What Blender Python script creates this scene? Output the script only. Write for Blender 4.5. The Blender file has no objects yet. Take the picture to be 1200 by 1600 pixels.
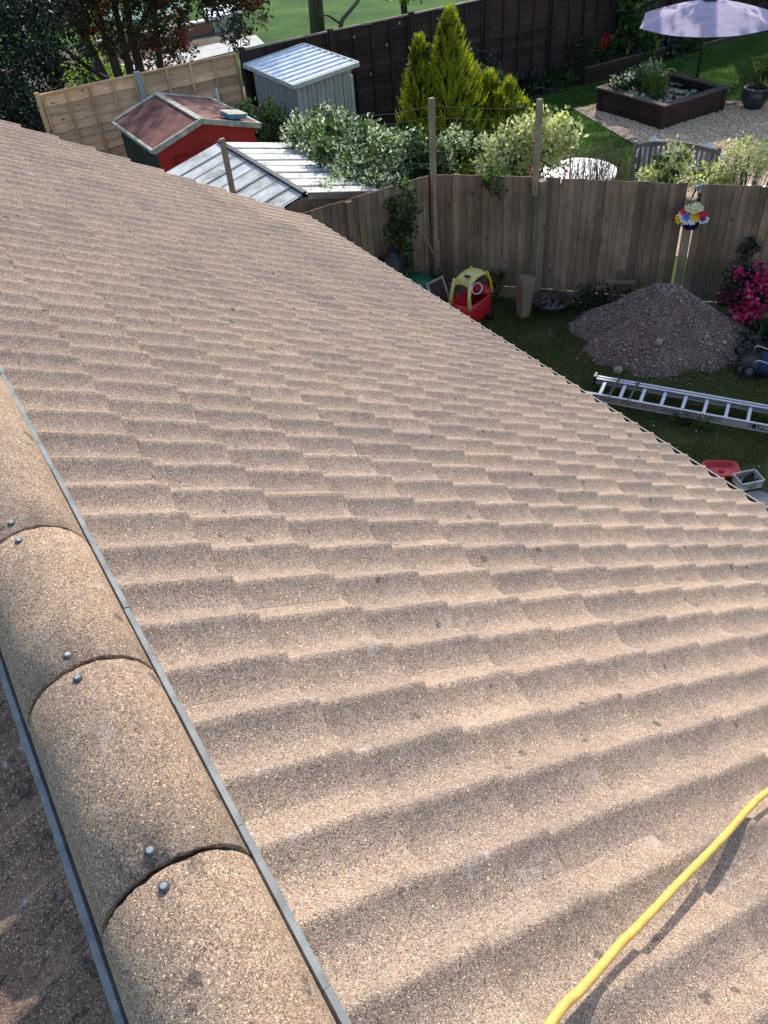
import bpy, math, random
import numpy as np
from mathutils import Matrix, Vector, Euler
random.seed(7)
rng = np.random.default_rng(11)
SC = bpy.context.scene
COL = SC.collection
R = math.radians
PI = math.pi

# ------------------------------------------------------------------ camera, sky, sun, exposure
CAM = Vector((-0.0898, -2.6717, 1.3084))
right = Vector((0.844846, -0.530911, -0.066098))
down = Vector((-0.395810, -0.537123, -0.744871))
fwd = Vector((0.359957, 0.655463, -0.663927))
cd = bpy.data.cameras.new('camera')
cd.sensor_fit = 'VERTICAL'; cd.sensor_height = 24.0
cd.lens = 1275.03 / 1600 * 24.0
cd.clip_start = 0.05; cd.clip_end = 500
cam = bpy.data.objects.new('camera', cd); COL.objects.link(cam)
m = Matrix.Identity(4)
for i in range(3):
    m[i][0] = right[i]; m[i][1] = -down[i]; m[i][2] = -fwd[i]; m[i][3] = CAM[i]
cam.matrix_world = m
SC.camera = cam
cd.dof.use_dof = False

SUN_EL, SUN_AZ = R(38), R(45)            # azimuth from +Y towards +X
w = bpy.data.worlds.new('World'); SC.world = w; w.use_nodes = True
nt = w.node_tree; nt.nodes.clear()
sky = nt.nodes.new('ShaderNodeTexSky'); sky.sky_type = 'NISHITA'; sky.sun_disc = False
sky.sun_elevation = SUN_EL; sky.sun_rotation = SUN_AZ
bg = nt.nodes.new('ShaderNodeBackground'); bg.inputs[1].default_value = 0.15
wo = nt.nodes.new('ShaderNodeOutputWorld')
nt.links.new(sky.outputs[0], bg.inputs[0]); nt.links.new(bg.outputs[0], wo.inputs[0])
ld = bpy.data.lights.new('sun', 'SUN'); ld.energy = 2.6; ld.angle = R(0.53); ld.color = (1.0, 0.95, 0.86)
sun = bpy.data.objects.new('sun', ld); COL.objects.link(sun)
sd = Vector((math.cos(SUN_EL) * math.sin(SUN_AZ), math.cos(SUN_EL) * math.cos(SUN_AZ), math.sin(SUN_EL)))
sun.rotation_euler = sd.to_track_quat('Z', 'Y').to_euler(); sun.location = (20, 20, 20)
SC.view_settings.view_transform = 'Standard'; SC.view_settings.look = 'None'
SC.view_settings.exposure = 1.0; SC.view_settings.gamma = 1; SC.view_settings.use_curve_mapping = False

# ------------------------------------------------------------------ materials
class NT:
    def __init__(s, name):
        s.m = bpy.data.materials.new(name); s.m.use_nodes = True
        s.t = s.m.node_tree; s.t.nodes.clear()
        s.out = s.n('ShaderNodeOutputMaterial')
    def n(s, k, **kw):
        x = s.t.nodes.new(k)
        for a, b in kw.items(): setattr(x, a, b)
        return x
    def l(s, a, b): s.t.links.new(a, b)
    def noise(s, vec, scale, detail=3, rough=0.5):
        x = s.n('ShaderNodeTexNoise'); x.inputs['Scale'].default_value = scale
        x.inputs['Detail'].default_value = detail; x.inputs['Roughness'].default_value = rough
        if vec is not None: s.l(vec, x.inputs['Vector'])
        return x
    def ramp(s, fac, stops, interp='LINEAR'):
        x = s.n('ShaderNodeValToRGB'); x.color_ramp.interpolation = interp
        e = x.color_ramp.elements
        while len(e) > 1: e.remove(e[-1])
        e[0].position = stops[0][0]; e[0].color = (*stops[0][1], 1) if len(stops[0][1]) == 3 else stops[0][1]
        for p_, c in stops[1:]:
            q = e.new(p_); q.color = (*c, 1)
        s.l(fac, x.inputs[0]); return x
    def mix(s, fac, a, b, mode='MIX'):
        x = s.n('ShaderNodeMix', data_type='RGBA', blend_type=mode)
        for sock, v in ((x.inputs[0], fac), (x.inputs[6], a), (x.inputs[7], b)):
            if isinstance(v, (int, float)): sock.default_value = v
            elif isinstance(v, tuple): sock.default_value = (*v, 1)
            else: s.l(v, sock)
        return x.outputs[2]
    def math(s, op, a, b=None):
        x = s.n('ShaderNodeMath', operation=op)
        for i, v in enumerate((a, b)):
            if v is None: continue
            if isinstance(v, (int, float)): x.inputs[i].default_value = v
            else: s.l(v, x.inputs[i])
        return x.outputs[0]
    def map(s, vec, scale=(1, 1, 1), loc=None):
        x = s.n('ShaderNodeMapping'); x.inputs['Scale'].default_value = scale
        s.l(vec, x.inputs[0])
        if loc is not None: s.l(loc, x.inputs['Location'])
        return x.outputs[0]
    def bsdf(s, col, rough=0.8, metal=0.0, spec=0.3, bump=None, bstr=0.3, bdist=0.01, **kw):
        b = s.n('ShaderNodeBsdfPrincipled')
        if isinstance(col, tuple): b.inputs['Base Color'].default_value = (*col, 1)
        else: s.l(col, b.inputs['Base Color'])
        if isinstance(rough, (int, float)): b.inputs['Roughness'].default_value = rough
        else: s.l(rough, b.inputs['Roughness'])
        b.inputs['Metallic'].default_value = metal
        b.inputs['Specular IOR Level'].default_value = spec
        for k, v in kw.items(): b.inputs[k].default_value = v
        if bump is not None:
            bp = s.n('ShaderNodeBump'); bp.inputs['Strength'].default_value = bstr; bp.inputs['Distance'].default_value = bdist
            s.l(bump, bp.inputs['Height']); s.l(bp.outputs[0], b.inputs['Normal'])
        s.l(b.outputs[0], s.out.inputs[0]); return b

def plain(name, col, rough=0.6, metal=0.0, spec=0.4, var=0.12, scale=18, bstr=0.15, **kw):
    t = NT(name); tc = t.n('ShaderNodeTexCoord')
    n1 = t.noise(tc.outputs['Object'], scale, 5, 0.6)
    dark = tuple(c * (1 - var * 1.6) for c in col); lite = tuple(min(1, c * (1 + var)) for c in col)
    c = t.ramp(n1.outputs[0], [(0.3, dark), (0.7, lite)])
    t.bsdf(c.outputs[0], rough, metal, spec, n1.outputs[0], bstr, 0.004, **kw)
    return t.m

def granule(name, base, warm=1.0, dirt_shadow=1.0, tiny=1.0):
    """sand-faced concrete: coloured grains, dark lichen spots and pale smears"""
    t = NT(name); g = t.n('ShaderNodeNewGeometry'); oi = t.n('ShaderNodeObjectInfo')
    P = g.outputs['Position']
    v = t.n('ShaderNodeTexVoronoi'); v.inputs['Scale'].default_value = 640 * tiny; t.l(P, v.inputs['Vector'])
    sep = t.n('ShaderNodeSeparateColor'); t.l(v.outputs['Color'], sep.inputs[0])
    b = base
    k = lambda f, r=1, bl=1: (b[0] * f * r, b[1] * f, b[2] * f * bl)
    grains = t.ramp(sep.outputs[0], [(0.0, k(.40)), (.12, k(.62)), (.26, k(.85)), (.45, k(.98)), (.62, k(1.1, 1.06, .9)),
                                     (.78, k(1.3, 1.05, .85)), (.90, k(1.65, .97, .92)), (.965, (.80, .68, .46))], 'CONSTANT')
    v2 = t.n('ShaderNodeTexVoronoi'); v2.inputs['Scale'].default_value = 330 * tiny; t.l(P, v2.inputs['Vector'])
    s2 = t.n('ShaderNodeSeparateColor'); t.l(v2.outputs['Color'], s2.inputs[0])
    big = t.ramp(s2.outputs[1], [(0.0, (.52, .50, .50)), (.13, (.95, .95, .95)), (.5, (1.02, 1.0, .98)), (.93, (1.22, 1.17, 1.08)), (.982, (2.3, 2.05, 1.65))], 'CONSTANT')
    c = t.mix(1.0, grains.outputs[0], big.outputs[0], 'MULTIPLY')
    # broad weathering
    n1 = t.noise(P, 3.2, 5, .6)
    br = t.ramp(n1.outputs[0], [(.3, (.86, .86, .87)), (.7, (1.08, 1.06, 1.04))])
    c = t.mix(1.0, c, br.outputs[0], 'MULTIPLY')
    n5 = t.noise(P, 26, 4, .65)
    br5 = t.ramp(n5.outputs[0], [(.32, (.84, .83, .83)), (.62, (1.05, 1.05, 1.05))])
    c = t.mix(1.0, c, br5.outputs[0], 'MULTIPLY')
    rv = t.ramp(oi.outputs['Random'], [(0, (.86, .85, .86)), (.5, (1.0, .98, .97)), (1, (1.10, 1.06, 1.02))])
    c = t.mix(1.0, c, rv.outputs[0], 'MULTIPLY')
    # dark lichen spots
    v3 = t.n('ShaderNodeTexVoronoi'); v3.inputs['Scale'].default_value = 15; v3.inputs['Randomness'].default_value = 1
    wv = t.noise(P, 60, 3, .6)
    wp = t.mix(0.035, P, wv.outputs['Color'])
    t.l(wp, v3.inputs['Vector'])
    s3 = t.n('ShaderNodeSeparateColor'); t.l(v3.outputs['Color'], s3.inputs[0])
    rad = t.math('MULTIPLY', s3.outputs[0], s3.outputs[0]); rad = t.math('MULTIPLY', rad, s3.outputs[0]); rad = t.math('MULTIPLY', rad, .24 * dirt_shadow)
    d = t.math('SUBTRACT', rad, v3.outputs['Distance']); d = t.math('MULTIPLY', d, 9)
    d = t.math('MINIMUM', t.math('MAXIMUM', d, 0.0), .78)
    nz = t.noise(P, 220, 2, .6)
    d = t.math('MULTIPLY', d, t.ramp(nz.outputs[0], [(.3, (.4, .4, .4)), (.6, (1, 1, 1))]).outputs[0])
    c = t.mix(d, c, (.035, .03, .027))
    # pale droppings / smears
    n3 = t.noise(P, 11, 6, .72); n4 = t.noise(P, 2.3, 2, .5)
    pm = t.math('MULTIPLY', t.ramp(n3.outputs[0], [(.60, (0, 0, 0)), (.70, (1, 1, 1))]).outputs[0],
                t.ramp(n4.outputs[0], [(.44, (0, 0, 0)), (.58, (.75, .75, .75))]).outputs[0])
    c = t.mix(pm, c, (.50, .45, .42))
    if dirt_shadow > 2:  # rear tiles: wave shadows painted into the colour as dark streaks
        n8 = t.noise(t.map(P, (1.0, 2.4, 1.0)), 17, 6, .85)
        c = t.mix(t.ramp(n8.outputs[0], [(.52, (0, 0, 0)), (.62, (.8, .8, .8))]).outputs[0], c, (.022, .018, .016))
    bh = t.math('ADD', t.math('MULTIPLY', v.outputs['Distance'], -1.0), t.math('MULTIPLY', v2.outputs['Distance'], -1.2))
    t.bsdf(c, .85, 0, .35, bh, .55, .0022)
    return t.m

def wood(name, c1, c2, axis=2, knots=True, moss=0.0, rough=.85):
    t = NT(name); tc = t.n('ShaderNodeTexCoord'); oi = t.n('ShaderNodeObjectInfo')
    cmb = t.n('ShaderNodeCombineXYZ')
    for i in range(3): t.l(t.math('MULTIPLY', oi.outputs['Random'], 17.0 + 5 * i), cmb.inputs[i])
    sc = [9, 9, 9]; sc[axis] = .8
    P = t.map(tc.outputs['Object'], tuple(sc), cmb.outputs[0])
    n1 = t.noise(P, 4.5, 6, .65)
    n2 = t.noise(P, 22, 3, .6)
    mx = t.math('ADD', t.math('MULTIPLY', n1.outputs[0], .7), t.math('MULTIPLY', n2.outputs[0], .3))
    c = t.ramp(mx, [(.33, c1), (.66, c2)]).outputs[0]
    rv = t.ramp(oi.outputs['Random'], [(0, (.66, .64, .64)), (.4, (.95, .95, .95)), (1, (1.25, 1.2, 1.13))])
    c = t.mix(1.0, c, rv.outputs[0], 'MULTIPLY')
    if knots:
        v = t.n('ShaderNodeTexVoronoi'); v.inputs['Scale'].default_value = 1.0
        ks = [5, 5, 5]; ks[axis] = 2.4
        t.l(t.map(tc.outputs['Object'], tuple(ks), cmb.outputs[0]), v.inputs['Vector'])
        kk = t.ramp(v.outputs['Distance'], [(.05, (1, 1, 1)), (.13, (0, 0, 0))]).outputs[0]
        c = t.mix(t.math('MULTIPLY', kk, .75), c, tuple(x * .28 for x in c1))
    g = t.n('ShaderNodeNewGeometry')
    n6 = t.noise(g.outputs['Position'], 1.6, 4, .6)
    st = t.ramp(n6.outputs[0], [(.35, (.72, .72, .73)), (.6, (1.05, 1.05, 1.05))]).outputs[0]
    c = t.mix(1.0, c, st, 'MULTIPLY')
    if moss > 0:
        n7 = t.noise(g.outputs['Position'], 2.7, 4, .6)
        mk = t.ramp(n7.outputs[0], [(.48, (0, 0, 0)), (.64, (moss, moss, moss))]).outputs[0]
        c = t.mix(mk, c, (.10, .115, .03))
    t.bsdf(c, rough, 0, .2, mx, .5, .006)
    return t.m

def leafmat(name, cols, trans=.35, rough=.5):
    """cols: list of colours picked per leaf"""
    t = NT(name); g = t.n('ShaderNodeNewGeometry')
    st = [(i / len(cols), c) for i, c in enumerate(cols)]
    c = t.ramp(g.outputs['Random Per Island'], st, 'CONSTANT').outputs[0]
    n = t.noise(g.outputs['Position'], 2.5, 3, .5)
    c = t.mix(1.0, c, t.ramp(n.outputs[0], [(.3, (.75, .78, .75)), (.7, (1.15, 1.12, 1.05))]).outputs[0], 'MULTIPLY')
    b = t.bsdf(c, rough, 0, .35)
    tr = t.n('ShaderNodeBsdfTranslucent'); t.l(c, tr.inputs[0])
    ms = t.n('ShaderNodeMixShader'); ms.inputs[0].default_value = trans
    t.l(b.outputs[0], ms.inputs[1]); t.l(tr.outputs[0], ms.inputs[2]); t.l(ms.outputs[0], t.out.inputs[0])
    return t.m

M = {}
M['tile'] = granule('sand_faced_tile', (.372, .286, .233), dirt_shadow=1.1)
M['ridge'] = granule('sand_faced_ridge', (.345, .252, .188), dirt_shadow=1.5)
M['tile_rear'] = granule('dirty_shadowed_tile', (.235, .152, .112), dirt_shadow=3.0)  # darker base, lichen spots plus painted wave shadow streaks
M['dark'] = plain('dark_void', (.02, .018, .016), .9)
M['strip'] = plain('grey_strip_plastic', (.205, .215, .21), .55, 0, .35, .3, 14)
M['union'] = plain('dark_union', (.035, .025, .02), .9)
M['screw'] = plain('screw_steel', (.34, .34, .34), .5, .2, .5)
M['washer'] = plain('rubber_washer', (.07, .07, .075), .6)
M['gutter'] = plain('gutter_dark', (.06, .055, .055), .5)
M['rim'] = plain('gutter_rim_grey', (.26, .25, .245), .5)
M['hose'] = plain('yellow_hose', (.74, .46, .10), .5, 0, .4, .16, 30, .12)
M['brick'] = plain('brick', (.28, .14, .09), .9, var=.3, scale=40)
M['render'] = plain('concrete', (.33, .30, .27), .9, var=.25, scale=6)
M['fence'] = wood('weathered_board', (.165, .112, .074), (.37, .262, .178), 2, True, .35)
M['fence_post'] = wood('weathered_post', (.20, .15, .10), (.38, .295, .20), 2, True, .35)
M['light_wood'] = wood('pale_larch', (.62, .34, .18), (.92, .58, .34), 0, True, 0)
M['light_wood_v'] = wood('pale_larch_upright', (.50, .30, .14), (.76, .50, .26), 2, False, 0)
M['brown_wood'] = wood('dark_stained_slat', (.030, .016, .014), (.062, .035, .030), 0, False, 0)
M['brown_wood_v'] = wood('dark_stained_upright', (.032, .018, .016), (.060, .036, .032), 2, False, 0)
M['cap_wood'] = wood('fence_cap', (.20, .16, .12), (.42, .36, .28), 0, False, 0)
M['bench_wood'] = wood('grey_bench_wood', (.16, .14, .12), (.30, .27, .24), 2, False, 0)
M['stump'] = wood('log_bark', (.10, .07, .045), (.30, .23, .16), 2, True, 0)
M['post_concrete'] = plain('post_concrete', (.36, .36, .36), .85, var=.2)
M['galv'] = plain('galvanised_wire', (.22, .23, .22), .6, .3)
M['shed_grey'] = plain('grey_green_steel', (.43, .43, .38), .5, .1, .4, .08, 3)
M['shed_trim'] = plain('pale_steel_trim', (.50, .52, .48), .4, .2)
M['shed_roof'] = plain('white_steel_roof', (.62, .66, .72), .34, .15, .6, .12, 5)
M['red'] = wood('red_painted_board', (.30, .022, .016), (.46, .045, .035), 2, False, 0, .6)
M['shed_side'] = wood('dark_green_board', (.035, .045, .035), (.075, .09, .065), 2, False, 0)
M['felt'] = plain('red_brown_felt', (.17, .062, .045), .85, var=.5, scale=4)
M['barge'] = plain('dirty_white_board', (.38, .36, .29), .75, var=.35, scale=7)
M['blue_tray'] = plain('blue_tray', (.10, .26, .36), .5)
M['bark'] = wood('bark', (.05, .038, .028), (.14, .11, .085), 2, False, .3)
M['soil'] = plain('soil', (.075, .052, .038), .95, var=.5, scale=14)
M['black'] = plain('black_plastic', (.018, .018, .02), .45)
M['yellow'] = plain('faded_yellow_plastic', (.68, .56, .19), .5, var=.15)
M['yellow_hi'] = plain('bright_yellow_plastic', (.70, .46, .02), .4)
M['red_plastic'] = plain('red_plastic', (.50, .015, .02), .38, 0, .5)
M['blue_dot'] = plain('blue_plastic', (.02, .06, .25), .4)
M['white'] = plain('white_paint', (.78, .78, .76), .5, var=.06)
M['cream'] = plain('cream_plastic', (.60, .60, .54), .5)
M['green_plastic'] = plain('green_plastic', (.02, .13, .065), .45)
M['navy'] = plain('navy_cloth', (.02, .035, .09), .85)
M['steel'] = plain('steel_tube', (.55, .56, .58), .3, .8)
M['alu'] = plain('ladder_aluminium', (.52, .54, .58), .55, .1, .5, .1, 12)
M['alu_side'] = plain('ladder_stile', (.30, .285, .25), .6, .1)
M['rust'] = plain('rusty_iron', (.10, .055, .04), .8, .2, var=.5, scale=20)
M['ash'] = plain('ash', (.17, .155, .15), .95, var=.5, scale=25)
M['terracotta'] = plain('dark_glazed_pot', (.03, .034, .045), .25, 0, .6)
M['stone'] = plain('pale_stone', (.40, .39, .36), .85, var=.3, scale=12)
M['stone_b'] = plain('tan_stone', (.36, .28, .20), .85, var=.3, scale=12)
M['navy_pot'] = plain('navy_pot', (.012, .012, .09), .4)
M['stick'] = plain('broom_stick', (.30, .16, .09), .6)

# polycarbonate sheet, dappled leaf shade painted in as darker noise patches
t = NT('polycarbonate'); g = t.n('ShaderNodeNewGeometry')
n = t.noise(g.outputs['Position'], 3.0, 5, .65)
c = t.ramp(n.outputs[0], [(.30, (.24, .23, .20)), (.46, (.46, .46, .43)), (.70, (.66, .66, .63))]).outputs[0]
b = t.bsdf(c, t.ramp(n.outputs[0], [(.3, (.75, .75, .75)), (.7, (.5, .5, .5))]).outputs[0], 0, .3, n.outputs[0], .1, .01)
M['poly'] = t.m
# lavender parasol
t = NT('parasol_cloth'); g = t.n('ShaderNodeNewGeometry'); n = t.noise(g.outputs['Position'], 5, 3, .5)
c = t.ramp(n.outputs[0], [(.3, (.50, .40, .52)), (.7, (.62, .52, .62))]).outputs[0]
b = t.bsdf(c, .8, 0, .2); tr = t.n('ShaderNodeBsdfTranslucent'); t.l(c, tr.inputs[0])
ms = t.n('ShaderNodeMixShader'); ms.inputs[0].default_value = .3
t.l(b.outputs[0], ms.inputs[1]); t.l(tr.outputs[0], ms.inputs[2]); t.l(ms.outputs[0], t.out.inputs[0]); M['parasol'] = t.m
# water
t = NT('pond_water'); g = t.n('ShaderNodeNewGeometry'); n = t.noise(g.outputs['Position'], 16, 3, .6)
t.bsdf((.012, .016, .015), .06, 0, .6, n.outputs[0], .35, .03); M['water'] = t.m
# grounds
def ground(name, cols, s1=1.2, s2=40):
    t = NT(name); g = t.n('ShaderNodeNewGeometry')
    a = t.noise(g.outputs['Position'], s1, 5, .6); b = t.noise(g.outputs['Position'], s2, 4, .7)
    mx = t.math('ADD', t.math('MULTIPLY', a.outputs[0], .6), t.math('MULTIPLY', b.outputs[0], .4))
    c = t.ramp(mx, [(.36 + .28 * i / (len(cols) - 1), q) for i, q in enumerate(cols)]).outputs[0]
    t.bsdf(c, .95, 0, .15, b.outputs[0], .6, .02); return t.m
M['lawn'] = ground('lawn_soil', [(.10, .075, .045), (.08, .085, .03), (.085, .11, .028)])
M['lawn_b'] = ground('neighbour_lawn', [(.035, .07, .014), (.05, .10, .018), (.06, .12, .02)])
M['field'] = ground('field', [(.012, .04, .004), (.030, .09, .006), (.06, .13, .012)], .7, 9)
M['gravel_base'] = ground('gravel_base', [(.30, .22, .15), (.44, .34, .24), (.54, .42, .30)], 3, 60)
M['pavement'] = ground('pale_path', [(.42, .39, .36), (.52, .49, .45), (.58, .55, .50)], 2, 30)
M['bare'] = ground('bare_earth', [(.08, .055, .04), (.13, .095, .07), (.17, .13, .10)], 1.5, 30)
M['pile'] = ground('pile_fines', [(.17, .105, .082), (.22, .145, .115), (.26, .18, .145)], 2, 70)

def islandmat(name, cols, rough=.9, spec=.25):
    t = NT(name); g = t.n('ShaderNodeNewGeometry')
    c = t.ramp(g.outputs['Random Per Island'], [(i / len(cols), c) for i, c in enumerate(cols)], 'CONSTANT').outputs[0]
    t.bsdf(c, rough, 0, spec); return t.m
M['pile_stone'] = islandmat('pile_stones', [(.20, .125, .098), (.26, .165, .13), (.29, .185, .15), (.34, .225, .18), (.25, .17, .145), (.42, .30, .235), (.31, .21, .175), (.50, .39, .30)])
M['gravel_stone'] = islandmat('gravel_stones', [(.60, .41, .25), (.74, .53, .34), (.46, .31, .19), (.82, .63, .42), (.62, .42, .25), (.88, .74, .54)])
M['grass'] = leafmat('grass_blades', [(.11, .14, .028), (.13, .17, .032), (.09, .115, .024), (.19, .19, .05), (.18, .14, .055), (.10, .15, .028)], .35)
M['grass_b'] = leafmat('green_grass_blades', [(.06, .15, .016), (.08, .19, .02), (.05, .12, .013), (.11, .24, .03)], .3)
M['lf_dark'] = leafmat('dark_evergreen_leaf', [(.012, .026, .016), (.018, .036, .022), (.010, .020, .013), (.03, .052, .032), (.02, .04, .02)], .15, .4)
M['lf_mid'] = leafmat('mid_leaf', [(.03, .065, .015), (.045, .09, .02), (.025, .05, .015), (.07, .12, .025)], .35)
M['lf_photinia'] = leafmat('bronze_leaf', [(.035, .045, .014), (.05, .06, .018), (.03, .035, .012), (.075, .05, .018), (.045, .05, .015), (.16, .035, .02), (.06, .075, .02), (.10, .05, .02)], .4)
M['lf_red'] = leafmat('red_leaf', [(.30, .05, .03), (.42, .08, .04), (.2, .04, .02)], .45)
M['lf_lime'] = leafmat('lime_leaf', [(.20, .34, .02), (.28, .42, .03), (.14, .26, .02), (.36, .48, .06)], .5)
M['lf_gold'] = leafmat('golden_conifer', [(.30, .36, .02), (.42, .46, .025), (.20, .26, .02), (.55, .54, .04), (.34, .40, .03)], .5)
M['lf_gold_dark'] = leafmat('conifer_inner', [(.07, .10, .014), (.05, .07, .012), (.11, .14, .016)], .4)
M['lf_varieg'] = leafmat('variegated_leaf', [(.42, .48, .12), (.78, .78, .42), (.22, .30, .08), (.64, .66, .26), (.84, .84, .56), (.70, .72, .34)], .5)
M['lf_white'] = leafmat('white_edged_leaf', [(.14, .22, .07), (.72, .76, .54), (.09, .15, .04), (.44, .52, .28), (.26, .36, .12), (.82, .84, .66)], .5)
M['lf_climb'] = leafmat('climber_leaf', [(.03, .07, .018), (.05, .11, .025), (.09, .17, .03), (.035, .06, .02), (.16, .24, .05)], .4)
M['fl_pink'] = leafmat('magenta_petal', [(.62, .02, .14), (.75, .06, .22), (.50, .015, .11), (.8, .12, .3)], .3)
M['fl_lilac'] = leafmat('lilac_petal', [(.45, .16, .40), (.55, .25, .5)], .3)
M['fl_red'] = leafmat('red_petal', [(.55, .03, .03), (.4, .02, .03)], .3)
M['fl_white'] = leafmat('white_petal', [(.8, .8, .75), (.7, .72, .6)], .3)
M['twig'] = islandmat('twig', [(.10, .065, .045), (.16, .11, .08), (.22, .16, .12)])
M['reed'] = leafmat('reed_leaf', [(.08, .16, .02), (.14, .22, .03), (.05, .10, .02), (.30, .32, .06)], .4)
M['lily'] = leafmat('lily_pad', [(.25, .38, .28), (.35, .48, .38), (.18, .30, .2)], .1)

# ------------------------------------------------------------------ mesh builder
class MB:
    def __init__(s): s.v = []; s.f = []; s.sm = []
    def add(s, vs, fs, smooth=False):
        o = len(s.v); s.v += [tuple(x) for x in vs]; s.f += [tuple(i + o for i in f) for f in fs]; s.sm += [smooth] * len(fs); return s
    def box(s, c, size, rot=None):
        hx, hy, hz = (x / 2 for x in size)
        vs = [Vector((x, y, z)) for z in (-hz, hz) for y in (-hy, hy) for x in (-hx, hx)]
        if rot is not None: vs = [rot @ v for v in vs]
        c = Vector(c); vs = [v + c for v in vs]
        return s.add(vs, [(0, 2, 3, 1), (4, 5, 7, 6), (0, 1, 5, 4), (2, 6, 7, 3), (0, 4, 6, 2), (1, 3, 7, 5)])
    def beam(s, p0, p1, w_, h_, up=(0, 0, 1)):
        p0, p1 = Vector(p0), Vector(p1); d = (p1 - p0).normalized(); u = Vector(up)
        a = d.cross(u)
        if a.length < 1e-4: a = d.cross(Vector((1, 0, 0)))
        a.normalize(); b = a.cross(d).normalized()
        vs = []
        for p_ in (p0, p1):
            for (i, j) in ((-1, -1), (1, -1), (1, 1), (-1, 1)): vs.append(p_ + a * i * w_ / 2 + b * j * h_ / 2)
        return s.add(vs, [(3, 2, 1, 0), (4, 5, 6, 7), (0, 1, 5, 4), (1, 2, 6, 5), (2, 3, 7, 6), (3, 0, 4, 7)])
    def tube(s, path, r, n=8, cap=True):
        path = [Vector(p_) for p_ in path]; k = len(path)
        rs = r if isinstance(r, (list, tuple)) else [r] * k
        vs = []; prev = None
        for i, p_ in enumerate(path):
            d = (path[min(i + 1, k - 1)] - path[max(i - 1, 0)]).normalized()
            if prev is None:
                a = d.cross(Vector((0, 0, 1)))
                if a.length < 1e-3: a = d.cross(Vector((1, 0, 0)))
            else: a = prev - d * prev.dot(d)
            a.normalize(); prev = a; b = d.cross(a)
            for j in range(n):
                t_ = 2 * PI * j / n; vs.append(p_ + (a * math.cos(t_) + b * math.sin(t_)) * rs[i])
        fs = [(i * n + j, i * n + (j + 1) % n, (i + 1) * n + (j + 1) % n, (i + 1) * n + j) for i in range(k - 1) for j in range(n)]
        s.add(vs, fs, True)
        if cap:
            o = len(s.v) - len(vs)
            s.f += [tuple(o + j for j in range(n))[::-1], tuple(o + (k - 1) * n + j for j in range(n))]; s.sm += [False, False]
        return s
    def lathe(s, prof, c=(0, 0, 0), n=24, sx=1, sy=1, smooth=True):
        vs = []
        for (r, z) in prof:
            for j in range(n):
                t_ = 2 * PI * j / n; vs.append((c[0] + r * math.cos(t_) * sx, c[1] + r * math.sin(t_) * sy, c[2] + z))
        fs = [(i * n + j, i * n + (j + 1) % n, (i + 1) * n + (j + 1) % n, (i + 1) * n + j) for i in range(len(prof) - 1) for j in range(n)]
        return s.add(vs, fs, smooth)
    def quad(s, a, b, c, d): return s.add([a, b, c, d], [(0, 1, 2, 3)])
    def slab(s, pts, dz):
        """closed polygon pts (3d) with thickness vector dz"""
        n = len(pts); pts = [Vector(p_) for p_ in pts]; dz = Vector(dz)
        vs = pts + [p_ + dz for p_ in pts]
        fs = [tuple(range(n)), tuple(range(2 * n - 1, n - 1, -1))] + [(i, i + n, (i + 1) % n + n, (i + 1) % n) for i in range(n)]
        return s.add(vs, fs)
    def mesh(s, name):
        me = bpy.data.meshes.new(name); me.from_pydata(s.v, [], s.f)
        me.polygons.foreach_set('use_smooth', s.sm); me.update(); return me

WM = {}
def link(name, data, mat=None, parent=None, mw=None):
    o = bpy.data.objects.new(name, data); COL.objects.link(o)
    if mat is not None and not data.materials: data.materials.append(M[mat] if isinstance(mat, str) else mat)
    mw = mw if mw is not None else (WM[parent.name] if parent is not None and parent.get('_loc') else Matrix.Identity(4))
    if parent is not None:
        o.parent = parent; o.matrix_basis = WM[parent.name].inverted() @ mw
    else: o.matrix_basis = mw
    WM[o.name] = mw; return o
def part(name, mb, mat, parent=None, mw=None):
    me = mb.mesh(name) if isinstance(mb, MB) else mb
    return link(name, me, mat, parent, mw)
def tag(o, label=None, cat=None, group=None, kind=None):
    if label: o['label'] = label
    if cat: o['category'] = cat
    if group: o['group'] = group
    if kind: o['kind'] = kind
    return o
def thing(name, label, cat, loc=(0, 0, 0), rz=0, group=None):
    mw = Matrix.Translation(loc) @ Matrix.Rotation(rz, 4, 'Z')
    o = bpy.data.objects.new(name, None); COL.objects.link(o); o.matrix_basis = mw; WM[o.name] = mw
    o.empty_display_size = .2
    return tag(o, label, cat, group)
def copy_tree(o, mw, parent=None):
    c = o.copy(); COL.objects.link(c); WM[c.name] = mw
    if parent is not None:
        c.parent = parent; c.matrix_basis = WM[parent.name].inverted() @ mw
    else: c.matrix_basis = mw
    rel = WM[o.name].inverted()
    for ch in [x for x in COL.objects if x.parent == o]: copy_tree(ch, mw @ rel @ WM[ch.name], c)
    return c
LOC = lambda o: WM[o.name]
Tr = Matrix.Translation
def RZ(a): return Matrix.Rotation(a, 4, 'Z')

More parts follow.
